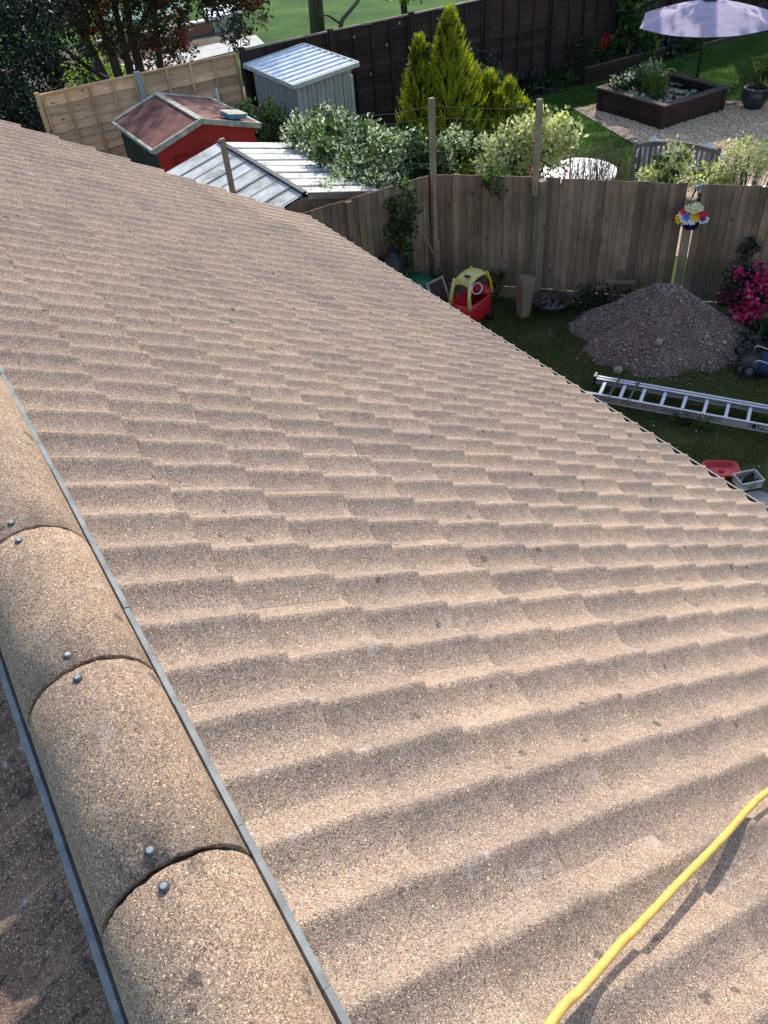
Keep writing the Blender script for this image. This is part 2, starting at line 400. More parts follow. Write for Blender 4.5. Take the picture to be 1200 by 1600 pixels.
# ------------------------------------------------------------------ foliage
def npmesh(name, V, F, mat):
    """V (n,k,3) array of k-gons"""
    n, k = V.shape[:2]
    me = bpy.data.meshes.new(name)
    me.vertices.add(n * k); me.vertices.foreach_set('co', V.reshape(-1).astype(np.float32))
    nf = len(F); F = np.array(F)
    L = F.shape[1]
    idx = (F[None] + (np.arange(n) * k)[:, None, None]).reshape(-1)
    me.loops.add(n * nf * L); me.loops.foreach_set('vertex_index', idx.astype(np.int32))
    me.polygons.add(n * nf); me.polygons.foreach_set('loop_start', (np.arange(n * nf) * L).astype(np.int32))
    me.update(calc_edges=True); me.materials.append(M[mat]); return me
def unit(v): return v / np.maximum(np.linalg.norm(v, axis=-1, keepdims=True), 1e-9)
def leaf_quads(P, D, N, ln, wd):
    """folded leaf: base, left, tip, right"""
    S = unit(np.cross(D, N)); ln = np.asarray(ln)[:, None]; wd = np.asarray(wd)[:, None]
    a = P; c = P + D * ln; mid = P + D * ln * .45
    l = mid + S * wd * .5 + N * wd * .18; r = mid - S * wd * .5 + N * wd * .18
    return np.stack([a, l, c, r], 1)
LF = [(0, 1, 2), (0, 2, 3)]
def cloud(blobs, n, size, aspect=.5, shell=.55, up=.3, seed=0, flat=0.0):
    """blobs: (x,y,z,rx,ry,rz). leaves gathered in clumps near each blob's surface"""
    g = np.random.default_rng(seed)
    bl = np.array(blobs, float); vol = (bl[:, 3] * bl[:, 4] * bl[:, 5]) ** (2 / 3.)
    nc = max(12, n // 16)
    pick = g.choice(len(bl), nc, p=vol / vol.sum())
    d = unit(g.normal(size=(nc, 3))); r = shell + (1 - shell) * g.random(nc) ** .6
    r *= 1 + .16 * g.normal(size=nc)
    cen = bl[pick, :3] + d * bl[pick, 3:6] * r[:, None]
    cr = (bl[pick, 3] * .17 + size * .8)
    k = g.integers(0, nc, n)
    P = cen[k] + g.normal(size=(n, 3)) * cr[k][:, None] * .55
    D = unit(d[k] * .8 + g.normal(size=(n, 3)) * .75 + np.array([0, 0, up]))
    N = unit(g.normal(size=(n, 3)) * (.9 - flat) + np.array([0, 0, .8]))
    N = unit(N - D * (N * D).sum(1, keepdims=True))
    ln = size * (.6 + .8 * g.random(n))
    return leaf_quads(P, D, N, ln, ln * aspect)
def stems(base, tips, r0, r1, mid=.25):
    mb = MB()
    b = Vector(base)
    for tpt in tips:
        tpt = Vector(tpt); k = b.lerp(tpt, .5) + Vector((random.uniform(-mid, mid), random.uniform(-mid, mid), 0)) * (tpt - b).length * .5
        mb.tube([b + Vector((random.uniform(-1, 1), random.uniform(-1, 1), 0)) * r0, b.lerp(k, .5), k, tpt], [r0, r0 * .85, (r0 + r1) / 2, r1], 6)
    return mb
def shrub(name, label, cat, base, blobs, n, size, mat, aspect=.5, group=None, r0=.025, seed=1, shell=.5, extra=(), up=.3):
    o = thing(name, label, cat, base, 0, group)
    part('stem', stems(base, [(b[0], b[1], b[2]) for b in blobs], r0, r0 * .4), 'bark', o)
    link('foliage', npmesh('foliage', cloud(blobs, n, size, aspect, shell, up, seed), LF, mat), None, o)
    for (nm, mt, cnt, sz, asp, bl, sh) in extra:
        link(nm, npmesh(nm, cloud(bl or blobs, cnt, sz, asp, sh, up, seed + 5), LF, mt), None, o)
    return o

GZ = -4.6
# ================================================================== GROUND
def sheet(name, pts, z, mat, sub=None):
    mb = MB(); mb.add([(x, y, z) for x, y in pts], [tuple(range(len(pts)))])
    return tag(part(name, mb, mat), kind='structure')
sheet('ground', [(-150, -150), (150, -150), (150, 200), (-150, 200)], GZ - .02, 'field')
sheet('lawn', [(3.4, -8), (14, -1.2), (6.62, 6.95), (-2, 7.0), (-2, 5.2), (3.4, 5.2)], GZ - .012, 'lawn')
sheet('neighbour_lawn', [(6.9, 7.2), (10.6, 2.8), (14.2, -1.2), (30, 5), (30, 14.3), (6.9, 14.3)], GZ - .008, 'lawn_b')
sheet('shed_yard', [(-2, 7.2), (6.8, 7.2), (6.8, 14.3), (-2, 14.3)], GZ - .006, 'soil')
sheet('patio', [(3.42, -8), (7.2, -8), (6.75, .6), (6.55, 1.06), (6.3, 1.16), (3.42, 1.25)], GZ, 'render')
sheet('gravel_area', [(14.2, 12.38), (13.42, 9.3), (11.0, 7.6), (9.6, 6.5), (11.0, 4.2), (17.2, 4.5), (17.4, 10.1), (16.75, 10.25), (16.8, 12.2)], GZ, 'gravel_base')
sheet('flower_bed', [(6.95, 14.25), (6.95, 12.6), (11.5, 12.9), (13.4, 13.75), (15.8, 13.95), (18.3, 14.0), (24, 14.05), (24, 14.27)], GZ + .002, 'soil')
sheet('path', [(7.6, 24.0), (12.0, 24.5), (12.35, 25.9), (7.6, 25.7)], GZ - .002, 'pavement')
sheet('bare_soil', [(4, 16), (11.0, 17), (7.55, 23.9), (7.55, 25.8), (12.3, 25.98), (12.6, 29), (7, 29.5), (4, 28)], GZ - .012, 'bare')

# ================================================================== HOUSE
SL = R(29.772); G = 0.31482; WV = 0.15
def Mroof(s, y, n=0):
    c, si = math.cos(SL), math.sin(SL)
    mm = Matrix(((c, 0, si, s * c + n * si), (0, 1, 0, y), (-si, 0, c, -s * si + n * c), (0, 0, 0, 1)))
    return mm
def Mrear(s, y, n=0):
    c, si = math.cos(SL), math.sin(SL); x0 = -.28
    return Matrix(((-c, 0, -si, x0 - s * c - n * si), (0, -1, 0, y), (-si, 0, c, -s * si + n * c), (0, 0, 0, 1)))
house = thing('house', 'bungalow with a sand coloured concrete tile roof sloping down to the garden', 'house', (0, 0, GZ))
mb = MB(); mb.box((-.14, -2.0, -3.5), (6.9, 14.2, 2.2)); wall = part('wall', mb, 'brick', house)
mb = MB(); mb.slab([(-3.6, 5.1, -2.4), (3.32, 5.1, -2.4), (-.14, 5.1, -.42)], (0, -.2, 0)); part('gable_wall', mb, 'brick', house)
def slope(Mf, ys):
    mb = MB(); mb.box((2.1, 0, -.075), (4.25, 14.1, .03)); 
    return mb
mb = MB(); mb.box((2.1, 0, 0), (4.22, 14.2, .03)); roof = part('roof_slope', mb, 'dark', house, Mroof(0, -1.85, -.085))
mb = MB(); mb.box((2.1, 0, 0), (4.22, 14.2, .03)); rear = part('rear_roof_slope', mb, 'dark', house, Mrear(0, -1.85, -.085))

def prof(u):
    h = 0                                          # shallow curved pans meeting in narrow rounded rolls
    for k_ in range(-3, 4):
        x_ = ((u + k_ * .0017) / WV) % 1.0 * 2 - 1   # -1..1, rolls at the ends
        h += abs(x_) ** 1.75
    return .0395 * (h / 7) - .0382
def tile_mesh(seed, w_=.3012, ln=.375, nseg=30, hi=True):
    rd = random.Random(seed); mb = MB()
    tilt = .023
    ys = [-.075 + .001 + w_ * i / nseg for i in range(nseg + 1)]
    rows = [(-ln, -tilt * ln / .33, 0), (-.17, -tilt * .17 / .33, 0), (-.05, -tilt * .05 / .33, 0), (-.009, -.0006, 0), (-.002, -.0030, 0), (0, -.0075, 0), (-.001, -.021, 0)]
    jit = [rd.uniform(-.0007, .0007) for _ in ys]
    vs = []
    for ri, (x, z, _) in enumerate(rows):
        for j, y in enumerate(ys):
            xx = x + (jit[j] * 1.6 if ri >= 3 else 0)
            vs.append((xx, y, prof(y) + z + (jit[j] * .5 if ri in (2, 3) else 0)))
    k = nseg + 1; fs = [(r_ * k + j, (r_ + 1) * k + j, (r_ + 1) * k + j + 1, r_ * k + j + 1) for r_ in range(len(rows) - 1) for j in range(nseg)]
    mb.add(vs, fs, True)
    for j, sg in ((0, 1), (nseg, -1)):
        a = [vs[r_ * k + j] for r_ in (0, 1, 2, 3)]; b = [(p_[0], p_[1], p_[2] - .014) for p_ in a]
        for i in range(3):
            q = [a[i], b[i], b[i + 1], a[i + 1]]
            mb.add(q if sg > 0 else q[::-1], [(0, 1, 2, 3)])
    return mb
tile_meshes = [tile_mesh(i, nseg=30).mesh('roof_tile') for i in range(5)]
verge_mb = tile_mesh(9)
def s_butt(i): return G * (i + .53 * (i / 13.) ** 3)
def depth_vis(p_):
    v = Vector(p_) - CAM; z = v.dot(fwd); x = 600 + 1275 * v.dot(right) / max(z, .01); y = 800 + 1275 * v.dot(down) / max(z, .01)
    return z, x, y
cand = []
for k in range(34):
    ytile = 5.25 - .15 - .30 * k          # crest line of the tile's first roll
    for i in range(1, 14):
        mm = Mroof(s_butt(i), ytile); c = mm @ Vector((-.16, .075, 0))
        z, x, y = depth_vis(c); vis = z > .2 and -70 < x < 1290 and -40 < y < 1720
        cand.append((z if vis else 1e3 + (c - CAM).length, mm, i, k, 0))
rear_c = []
for k in range(34):
    ytile = 5.25 - .15 - .30 * k
    for i in range(1, 14):
        mm = Mrear(s_butt(i) - .0, ytile + .15); c = mm @ Vector((-.16, .075, 0))
        z, x, y = depth_vis(c); vis = z > .2 and -90 < x < 1290 and -40 < y < 1720
        rear_c.append((z if vis else 1e3 + (c - CAM).length, mm, i, k, 1))
allc = sorted(cand + rear_c, key=lambda q: q[0])
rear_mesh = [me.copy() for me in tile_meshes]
for me in tile_meshes: me.materials.append(M['tile'])
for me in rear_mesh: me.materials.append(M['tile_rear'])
nmain = 0; rest = [[], []]; nt_ = [0, 0]
for q in allc:
    z, mm, i, k, side = q
    if z < 1e3 and nt_[side] < (286 if side == 0 else 14):
        nt_[side] += 1
        j = random.randrange(5)
        tw = Matrix.Rotation(random.uniform(-.0015, .0015), 4, 'Z') @ Matrix.Translation((random.uniform(-.002, .002), 0, random.uniform(-.0006, .0006)))
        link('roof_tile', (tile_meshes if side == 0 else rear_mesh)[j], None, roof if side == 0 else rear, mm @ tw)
    else: rest[side].append(mm)
for side in (0, 1):
    base = np.array(tile_mesh(3, nseg=20).v); bf = tile_mesh(3, nseg=20).f
    V = []; F = []
    for mm in rest[side]:
        A = np.array(mm)[:3]; o = len(V) * len(base)
        V.append(base @ A[:, :3].T + A[:, 3] + rng.normal(size=3) * .0012)
        F += [tuple(x + o for x in f) for f in bf]
    me = bpy.data.meshes.new('far_roof_tiles'); me.from_pydata(np.concatenate(V).tolist(), [], F)
    me.polygons.foreach_set('use_smooth', [True] * len(F)); me.update()
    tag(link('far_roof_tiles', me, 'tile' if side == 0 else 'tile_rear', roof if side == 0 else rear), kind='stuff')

# ridge tiles
CX, RR = -.1415, .1255
def ridge_mesh(seed, L=.4405):
    rd = random.Random(seed); mb = MB(); n = 26
    a0, a1 = R(2), R(178)
    rows = [(0.002, -.012), (.0, -.002), (.002, 0), (.15, 0), (.30, 0), (L - .002, 0), (L, -.002), (L, -.012)]
    vs = []
    for ri, (y, dr) in enumerate(rows):
        for j in range(n + 1):
            t_ = a0 + (a1 - a0) * j / n
            wob = rd.uniform(-.0022, .0022) if ri in (0, 1, 2, 5, 6, 7) else 0
            r_ = RR + dr + rd.uniform(-.0003, .0003)
            vs.append((r_ * math.cos(t_), y + wob, r_ * math.sin(t_) * 1.03))
    k = n + 1
    mb.add(vs, [(r_ * k + j, r_ * k + j + 1, (r_ + 1) * k + j + 1, (r_ + 1) * k + j) for r_ in range(len(rows) - 1) for j in range(n)], True)
    return mb.mesh('ridge_tile')
rms = [ridge_mesh(i) for i in range(4)]
for me in rms: me.materials.append(M['ridge'])
rlong = ridge_mesh(7, .8905); rlong.materials.append(M['ridge'])
cap = MB(); cap.lathe([(0, .0056), (.0048, .0054), (.0054, .0044), (.0054, .003)], n=14, smooth=False)
cap_me = cap.mesh('screw_head'); cap_me.materials.append(M['screw'])
wsh = MB(); wsh.lathe([(.005, .0036), (.0072, .0034), (.0084, .0022), (.0086, -.003)], n=16, smooth=False)
wsh_me = wsh.mesh('washer'); wsh_me.materials.append(M['washer'])
J0 = -1.985
for k in range(-3, 17):
    y0 = J0 + .45 * k
    if y0 > 5.1: continue
    if k == 3: continue
    rt = link('ridge_tile', rms[k % 4] if k != 2 else rlong, None, house, Tr((CX + random.uniform(-.0015, .0015), y0 + .005, .004 + random.uniform(-.001, .001))) @ RZ(random.uniform(-.004, .004)))
    if k <= 8:
        for dy in ((.036, .45 - .030) if k != 2 else (.036,)):
            px_ = -.006 + random.uniform(-.002, .003); th = math.asin(px_ / RR)
            base = Matrix.Translation((CX + px_, y0 + dy + random.uniform(-.004, .004), .004 + RR * 1.03 * math.cos(th) + .001)) @ Matrix.Rotation(th + random.uniform(-.12, .12), 4, 'Y') @ Matrix.Rotation(random.uniform(-.12, .12), 4, 'X')
            link('washer', wsh_me, None, rt, base); link('screw_head', cap_me, None, rt, base)
mb = MB()
n = 20
vs = [((RR - .0085) * math.cos(PI * j / n), y, (RR - .0085) * math.sin(PI * j / n)) for y in (-4.5, 5.15) for j in range(n + 1)]
mb.add(vs, [(j, j + 1, n + 2 + j, n + 1 + j) for j in range(n)], True)
part('ridge_union', mb, 'union', house, Tr((CX, 0, .004)))
# dry-ridge strips: profile with an inner slanting face and an outer top face, in 0.30 m lengths
def strip_mesh(L, side):
    mb = MB()
    pr = [(-.002, -.03), (-.001, .004), (.006, .016), (.0155, .0145), (.018, .009), (.018, -.035)]
    if side < 0: pr = [(-x, z) for x, z in pr][::-1]
    rows = [(0, 0), (L, 0)]
    vs = [(x, y, z) for (y, _) in rows for (x, z) in pr]; k = len(pr)
    fs = [(j, j + 1, k + j + 1, k + j) for j in range(k - 1)] + [tuple(range(k))[::-1], tuple(range(k, 2 * k))]
    mb.add(vs, [f[::-1] for f in fs] if side > 0 else [f[::-1] for f in fs])
    return mb.mesh('ridge_strip')
for side, x0, ph in ((1, -.018, -1.925), (-1, -.2655, -1.955)):
    me = strip_mesh(.2975, side); me.materials.append(M['strip'])
    for k in range(-6, 23):
        y = ph + .2985 * k
        if y + .3 > 5.2: break
        link('ridge_strip', me, None, house, Tr((x0 + random.uniform(-.001, .001), y, .003 + random.uniform(-.001, .001))) @ RZ(random.uniform(-.004, .004)))
# gutter and fascia
ex = s_butt(13) * math.cos(SL); ez = -s_butt(13) * math.sin(SL)
mb = MB(); n = 10; r_ = .058; gx, gz = ex - .024, ez - .060
prg = [(gx - r_ * math.cos(PI * j / n), gz - r_ * math.sin(PI * j / n)) for j in range(n + 1)]
pri = [(gx - (r_ - .004) * math.cos(PI * j / n), gz - (r_ - .004) * math.sin(PI * j / n)) for j in range(n + 1)][::-1]
pp = prg + pri; k = len(pp)
vs = [(x, y, z) for y in (-8.5, 5.25) for x, z in pp]
mb.add(vs, [(j, (j + 1) % k, k + (j + 1) % k, k + j) for j in range(k)], False)
gut = part('gutter', mb, 'gutter', house)
mb = MB(); mb.tube([(gx + r_ - .002, -8.5, gz + .003), (gx + r_ - .002, 5.25, gz + .003)], .0065, 8); part('gutter_rim', mb, 'rim', gut)
mb = MB(); mb.box((ex - .085, -1.65, ez - .14), (.02, 13.8, .17)); part('fascia', mb, 'barge', house)
mb = MB()
mb.slab([(0, 0, 0), (s_butt(13) - .08, 0, 0), (s_butt(13) - .08, .02, 0), (0, .02, 0)], (0, 0, -.13)); part('verge_board', mb, 'render', house, Mroof(0, 5.16, -.05))

# hose
P0 = [(-.35, -2.62, .03), (.0, -2.5, .017), (.305, -2.405, .014), (.404, -2.386, .014), (.50, -2.366, .0135), (.56, -2.353, .012), (.635, -2.341, .0115), (.82, -2.307, .011), (1.034, -2.270, .0105), (1.15, -2.248, .0105), (1.26, -2.226, .011), (1.384, -2.209, .013), (1.6, -2.20, .012), (1.9, -2.25, .011), (2.3, -2.42, .011), (2.7, -2.65, .011)]
mr = Mroof(0, 0)
pts = [mr @ Vector(p_) for p_ in P0]
def spline(pts, sub=6):
    out = []
    P = [pts[0]] + pts + [pts[-1]]
    for i in range(1, len(P) - 2):
        for j in range(sub):
            t_ = j / sub; a, b, c, d = P[i - 1], P[i], P[i + 1], P[i + 2]
            out.append(.5 * ((2 * b) + (c - a) * t_ + (2 * a - 5 * b + 4 * c - d) * t_ ** 2 + (3 * b - a - 3 * c + d) * t_ ** 3))
    out.append(pts[-1]); return out
mb = MB(); mb.tube(spline(pts[1:]), .0083, 16)
tag(part('garden_hose', mb, 'hose'), 'yellow garden hose lying across the roof tiles in the lower right', 'hose')

# ================================================================== FENCES
def board_mesh(name, L, w_, th, seed, axis='z', wav=.003, nseg=8):
    """one board, long side along local z (or x), edges slightly uneven"""
    rd = random.Random(seed); mb = MB(); vs = []
    bow = rd.uniform(-.004, .004)
    for i in range(nseg + 1):
        a = L * i / nseg; o = bow * math.sin(PI * i / nseg)
        l_, r_ = -w_ / 2 + rd.uniform(-wav, wav), w_ / 2 + rd.uniform(-wav, wav)
        for (u, v) in ((l_, -th / 2), (r_, -th / 2 + .002), (r_, th / 2), (l_, th / 2)):
            vs.append((u, v + o, a) if axis == 'z' else (a, v + o, u))
    fs = []
    for i in range(nseg):
        b = i * 4
        for j in range(4):
            q = (b + j, b + (j + 1) % 4, b + 4 + (j + 1) % 4, b + 4 + j)
            fs.append(q if axis == 'z' else q[::-1])
    fs += [(3, 2, 1, 0), tuple(nseg * 4 + j for j in range(4))] if axis == 'z' else [(0, 1, 2, 3), tuple(nseg * 4 + j for j in (3, 2, 1, 0))]
    mb.add(vs, fs); return mb.mesh(name)
fb = [board_mesh('board', 1.62, .113, .014, i, wav=.002) for i in range(6)]
for me in fb: me.materials.append(M['fence'])
def close_board(o, p0, p1, skip=(), z0=GZ + .17):
    a, b = Vector((*p0, 0)), Vector((*p1, 0)); d = (b - a); L = d.length; d.normalize(); ang = math.atan2(d.y, d.x)
    n = round(L / .104); st_ = L / n
    for i in range(n):
        s_ = (i + .5) * st_
        if any(abs(s_ - q) < .075 for q in skip): continue
        p_ = a + d * s_
        tilt = Matrix.Rotation(random.uniform(-.006, .006), 4, 'Y')
        mw = Tr((p_.x, p_.y, z0 + random.uniform(-.012, .006))) @ RZ(ang + .09) @ tilt
        link('board', random.choice(fb), None, o, mw)
    # rails behind, gravel board below
    nrm = Vector((-d.y, d.x, 0))
    for hz in (.35, 1.0, 1.5):
        mb = MB(); c = a.lerp(b, .5) + nrm * .04; mb.box((0, 0, 0), (L, .045, .075)); part('rail', mb, 'fence', o, Tr((c.x, c.y, GZ + hz)) @ RZ(ang))
    mb = MB(); c = a.lerp(b, .5); mb.box((0, 0, 0), (L, .03, .16)); part('gravel_board', mb, 'fence_post', o, Tr((c.x, c.y, GZ + .08)) @ RZ(ang))
A1, A2, A3, A4, A5 = (1.5, 7.08), (6.50, 7.03), (7.52, 5.92), (8.80, 4.40), (11.2, 1.75)
near = thing('board_fence', 'weathered grey brown vertical board fence behind the gravel heap', 'fence', (*A3, GZ))
close_board(near, A1, (6.415, 7.03)); close_board(near, (6.545, 6.975), (7.475, 5.965)); close_board(near, (7.565, 5.87), (8.747, 4.464)); close_board(near, (8.859, 4.336), A5)
mb = MB(); 
def post(o, x, y, z0, z1, w_, mat='fence_post', lean=(0, 0), nm='post'):
    mb = MB(); mb.beam((x, y, z0), (x + lean[0], y + lean[1], z1), w_, w_ * .9, (0, 1, 0)); return part(nm, mb, mat, o)
post(near, 6.45, 6.95, GZ, -3.72, .10); post(near, 7.505, 5.885, GZ, -2.84, .125); mb = MB(); mb.box((0, 0, 0), (.115, .09, 1.62)); part('post', mb, 'fence_post', near, Tr((8.785, 4.375, GZ + .80)) @ RZ(R(-49)) @ Matrix.Rotation(R(-1.2), 4, 'Y'))
for x, y in ((3.64, 7.02), (5.1, 7.02), (10.0, 3.06)): post(near, x, y, GZ, -2.83, .095)

mesh_f = thing('wire_mesh_fence', 'tall timber posts carrying galvanised wire above the board fence', 'fence', (6.5, 7, GZ))
post(mesh_f, 6.45, 6.95, -3.715, -1.80, .072); post(mesh_f, 7.40, 5.89, -3.02, -1.80, .066, lean=(.0, .01)); post(mesh_f, 3.60, 7.20, GZ + 1, -1.73, .06, lean=(-.03, 0)); post(mesh_f, 6.2, 9.4, GZ, -2.38, .08)
pl = [((3.57, 7.16), (6.42, 7.0)), ((6.2, 9.4), (6.45, 6.98)), ((6.49, 6.96), (7.40, 5.92))]
for i in range(3):
    a, b = Vector((*pl[i][0], 0)), Vector((*pl[i][1], 0))
    for k, z in enumerate((-1.90, -2.04, -2.18, -2.33, -2.48, -2.64)):
        if i == 0 and k < 3: continue
        path = []
        for j in range(13):
            t_ = j / 12; q = a.lerp(b, t_); path.append((q.x, q.y, z - (.5 * (1 - t_) if i == 1 else 0) - .05 * math.sin(PI * t_) * (1.2 - .12 * k) * (1.5 if i < 2 else .5) + .004 * math.sin(j * 2.1 + k)))
        mb = MB(); mb.tube(path, .0011 if i == 0 else .0019, 5, False); part('wire', mb, 'galv', mesh_f)
    mb = MB(); n = int((b - a).length / .15)
    for j in range(1, n if i != 1 else 2):
        q = a.lerp(b, j / n); mb.tube([(q.x, q.y, (-2.33 if i == 0 else -1.93) - .05 * math.sin(PI * j / n)), (q.x + .004, q.y, -2.66)], .0013, 4, False)
    tag(part('upright_wires', mb, 'galv', mesh_f), kind='stuff')

# timber lap panels: overlapping horizontal slats with uprights
def lap_slat(name, L, seed, mat, w_=.192):
    me = board_mesh(name, L, w_, .014, seed, 'x', .009, 10); me.materials.append(M[mat]); return me
FY = 14.40
def lap_panel(o, x0, L, ztop, H, slm, mat_v, nb, rows, ang=0.0, cap='cap_wood'):
    ph = H / rows
    for r_ in range(rows):
        mw = Tr((x0, FY + .008, ztop - .05 - ph * (r_ + .5))) @ RZ(ang) @ Matrix.Rotation(R(-11) + random.uniform(-.01, .01), 4, 'X') @ Matrix.Rotation(random.uniform(-.003, .003), 4, 'Y')
        link('slat', random.choice(slm), None, o, mw)
    for j in range(nb):
        xx = x0 + .03 + (L - .06) * j / (nb - 1)
        mb = MB(); mb.box((0, 0, 0), (.042, .03, H + .04)); part('batten', mb, mat_v, o, Tr((xx, FY - .03, ztop - .04 - H / 2)))
    mb = MB(); mb.box((0, 0, 0), (L, .06, .028)); part('capping', mb, cap, o, Tr((x0 + L / 2, FY - .01, ztop - .008)))
lm = [lap_slat('slat', 1.80, i, 'light_wood') for i in range(5)]
lm2 = [lap_slat('slat', 2.02, i, 'light_wood') for i in range(5)]
lf = thing('lap_panel_fence', 'pale new larch lap panel fence with a concrete post behind the red shed', 'fence', (4.8, FY, GZ))
lap_panel(lf, 2.95, 1.80, -2.46, 1.86, lm, 'light_wood_v', 5, 12, cap='light_wood')
lap_panel(lf, 4.85, 2.02, -2.46, 1.86, lm2, 'light_wood_v', 5, 12, cap='light_wood')
mb = MB(); mb.box((4.80, FY - .02, -3.48), (.10, .10, 2.12)); part('concrete_post', mb, 'post_concrete', lf)
mb = MB(); mb.box((4.9, FY, GZ + .11), (4.0, .05, .22)); part('gravel_board', mb, 'post_concrete', lf)
post(lf, 2.90, FY - .02, GZ, -2.42, .08, 'light_wood_v')
bm_ = [lap_slat('slat', 1.90, i + 20, 'brown_wood') for i in range(5)]
bf = thing('lap_panel_fence', 'dark brown stained lap panel fence running behind the pond garden', 'fence', (12, FY, GZ))
px = 6.95
for k in range(9):
    L = 1.90 if k < 8 else 1.9
    lap_panel(bf, px + .09, L, -2.42, 1.92, bm_, 'brown_wood_v', 5, 12, cap='cap_wood' if k in (1, 2, 3) else 'cap_wood')
    mb = MB(); mb.box((px + .035, FY - .03, -3.48), (.095, .10, 2.2)); part('post', mb, 'brown_wood_v', bf)
    mb = MB(); mb.box((px + 1.05, FY, GZ + .12), (1.95, .05, .24)); part('gravel_board', mb, 'brown_wood', bf)
    px += 2.02
for x, z in ((9.55, -2.62), (10.7, -2.55), (10.35, -2.9), (11.7, -2.62), (9.9, -3.4)):
    mb = MB(); mb.box((x, FY - .052, z), (.045, .01, .05)); part('metal_clip', mb, 'galv', bf)

# low picket boundary beside the metal shed
pk = thing('low_board_fence', 'low grey board fence between the red shed and the metal shed', 'fence', (6.82, 10, GZ))
pm_ = [board_mesh('board', 1.25, .12, .014, i + 40) for i in range(4)]
for me in pm_: me.materials.append(M['fence_post'])
for i in range(60):
    y = 7.15 + i * .12
    if y > 14.2: break
    link('board', random.choice(pm_), None, pk, Tr((6.80, y, GZ + random.uniform(.0, .04))) @ RZ(PI / 2 + .06))
mb = MB(); mb.box((6.84, 10.7, GZ + .9), (.04, 7, .07)); part('rail', mb, 'fence_post', pk)

# ================================================================== SHEDS
def Yquad(mb, a, b, c, d, th): mb.slab([a, b, c, d], th)
# red shed
rs = thing('red_shed', 'red painted wooden shed with a red brown felt roof and white edging', 'shed', (4.74, 12, GZ))
x0, x1, y0, y1, ze, zr, xr = 3.88, 5.62, 11.1, 13.05, -2.86, -2.60, 4.70
mb = MB(); mb.slab([(x0, y0, GZ), (x1, y0, GZ), (x1, y0, ze), (xr, y0, zr - .04), (x0, y0, ze)], (0, .03, 0)); part('front_wall', mb, 'red', rs)
mb = MB(); mb.slab([(x0, y1, GZ), (x0, y1, ze), (xr, y1, zr - .04), (x1, y1, ze), (x1, y1, GZ)], (0, -.03, 0)); part('back_wall', mb, 'shed_side', rs)
mb = MB(); mb.box((x0 + .01, (y0 + y1) / 2, (GZ + ze) / 2), (.03, y1 - y0 - .02, ze - GZ - .02))
for i in range(14):
    y = y0 + .1 + i * .135; mb.box((x0 - .012, y, (GZ + ze) / 2), (.016, .012, ze - GZ - .05))
part('side_wall', mb, 'shed_side', rs)
mb = MB(); mb.box((x1 - .01, (y0 + y1) / 2, (GZ + ze) / 2), (.03, y1 - y0 - .02, ze - GZ - .02)); part('side_wall', mb, 'red', rs)
for xx in (4.42, 5.02):
    mb = MB(); mb.box((xx, y0 - .02, -3.80), (.56, .03, 1.55)); d_ = part('door', mb, 'red', rs)
    mb = MB()
    for zz in (-3.1, -4.45): mb.box((xx, y0 - .042, zz), (.5, .016, .09))
    mb.box((xx - .23, y0 - .042, -3.78), (.06, .016, 1.2)); mb.box((xx + .23, y0 - .042, -3.78), (.06, .016, 1.2)); part('door_frame', mb, 'red', d_)
for (xa, za, xb, zb) in ((3.79, -2.87, 4.70, -2.585), (4.70, -2.585, 5.72, -2.87)):
    mb = MB(); mb.slab([(xa, 11.02, za), (xb, 11.02, zb), (xb, 13.14, zb), (xa, 13.14, za)], (0, 0, .03)); part('roof_panel', mb, 'felt', rs)
    for yy in (11.02, 13.13):
        mb = MB(); mb.beam((xa, yy, za + .012), (xb, yy, zb + .012), .03, .085); part('bargeboard', mb, 'barge', rs)
        mb = MB(); mb.beam((xa, yy + (.03 if yy < 12 else -.03), za + .042), (xb, yy + (.03 if yy < 12 else -.03), zb + .042), .055, .012); part('roof_edge_strip', mb, 'barge', rs)
    xe = xa if za < zb else xb
    mb = MB(); mb.box((xe, 12.08, -2.85), (.05, 2.12, .05)); part('eave_strip', mb, 'barge', rs)
mb = MB(); mb.beam((4.70, 11.0, -2.548), (4.70, 13.15, -2.548), .10, .02); part('ridge_board', mb, 'barge', rs)
tr = thing('plastic_tray', 'shallow blue tray with a grey lid lying on the red shed roof', 'tray', (5.30, 11.25, -2.70))
mw = Tr((5.36, 11.28, -2.705)) @ RZ(.15) @ Matrix.Rotation(R(13), 4, 'Y')
mb = MB(); mb.lathe([(.26, 0), (.29, .07)], n=4, sx=1, sy=.8, smooth=False); part('tray_body', mb, 'blue_tray', tr, mw @ RZ(PI / 4))
mb = MB(); mb.lathe([(0, .088), (.29, .088), (.31, .082), (.31, .07), (0, .07)], n=4, sy=.8, smooth=False); part('lid', mb, 'barge', tr, mw @ RZ(PI / 4))
mb = MB(); mb.tube([(5.24, 11.5, -2.72), (5.235, 11.52, -2.28)], .018, 8)
tag(part('grey_pipe', mb, 'post_concrete'), 'short grey pipe standing upright beside the blue tray on the red shed', 'pipe')

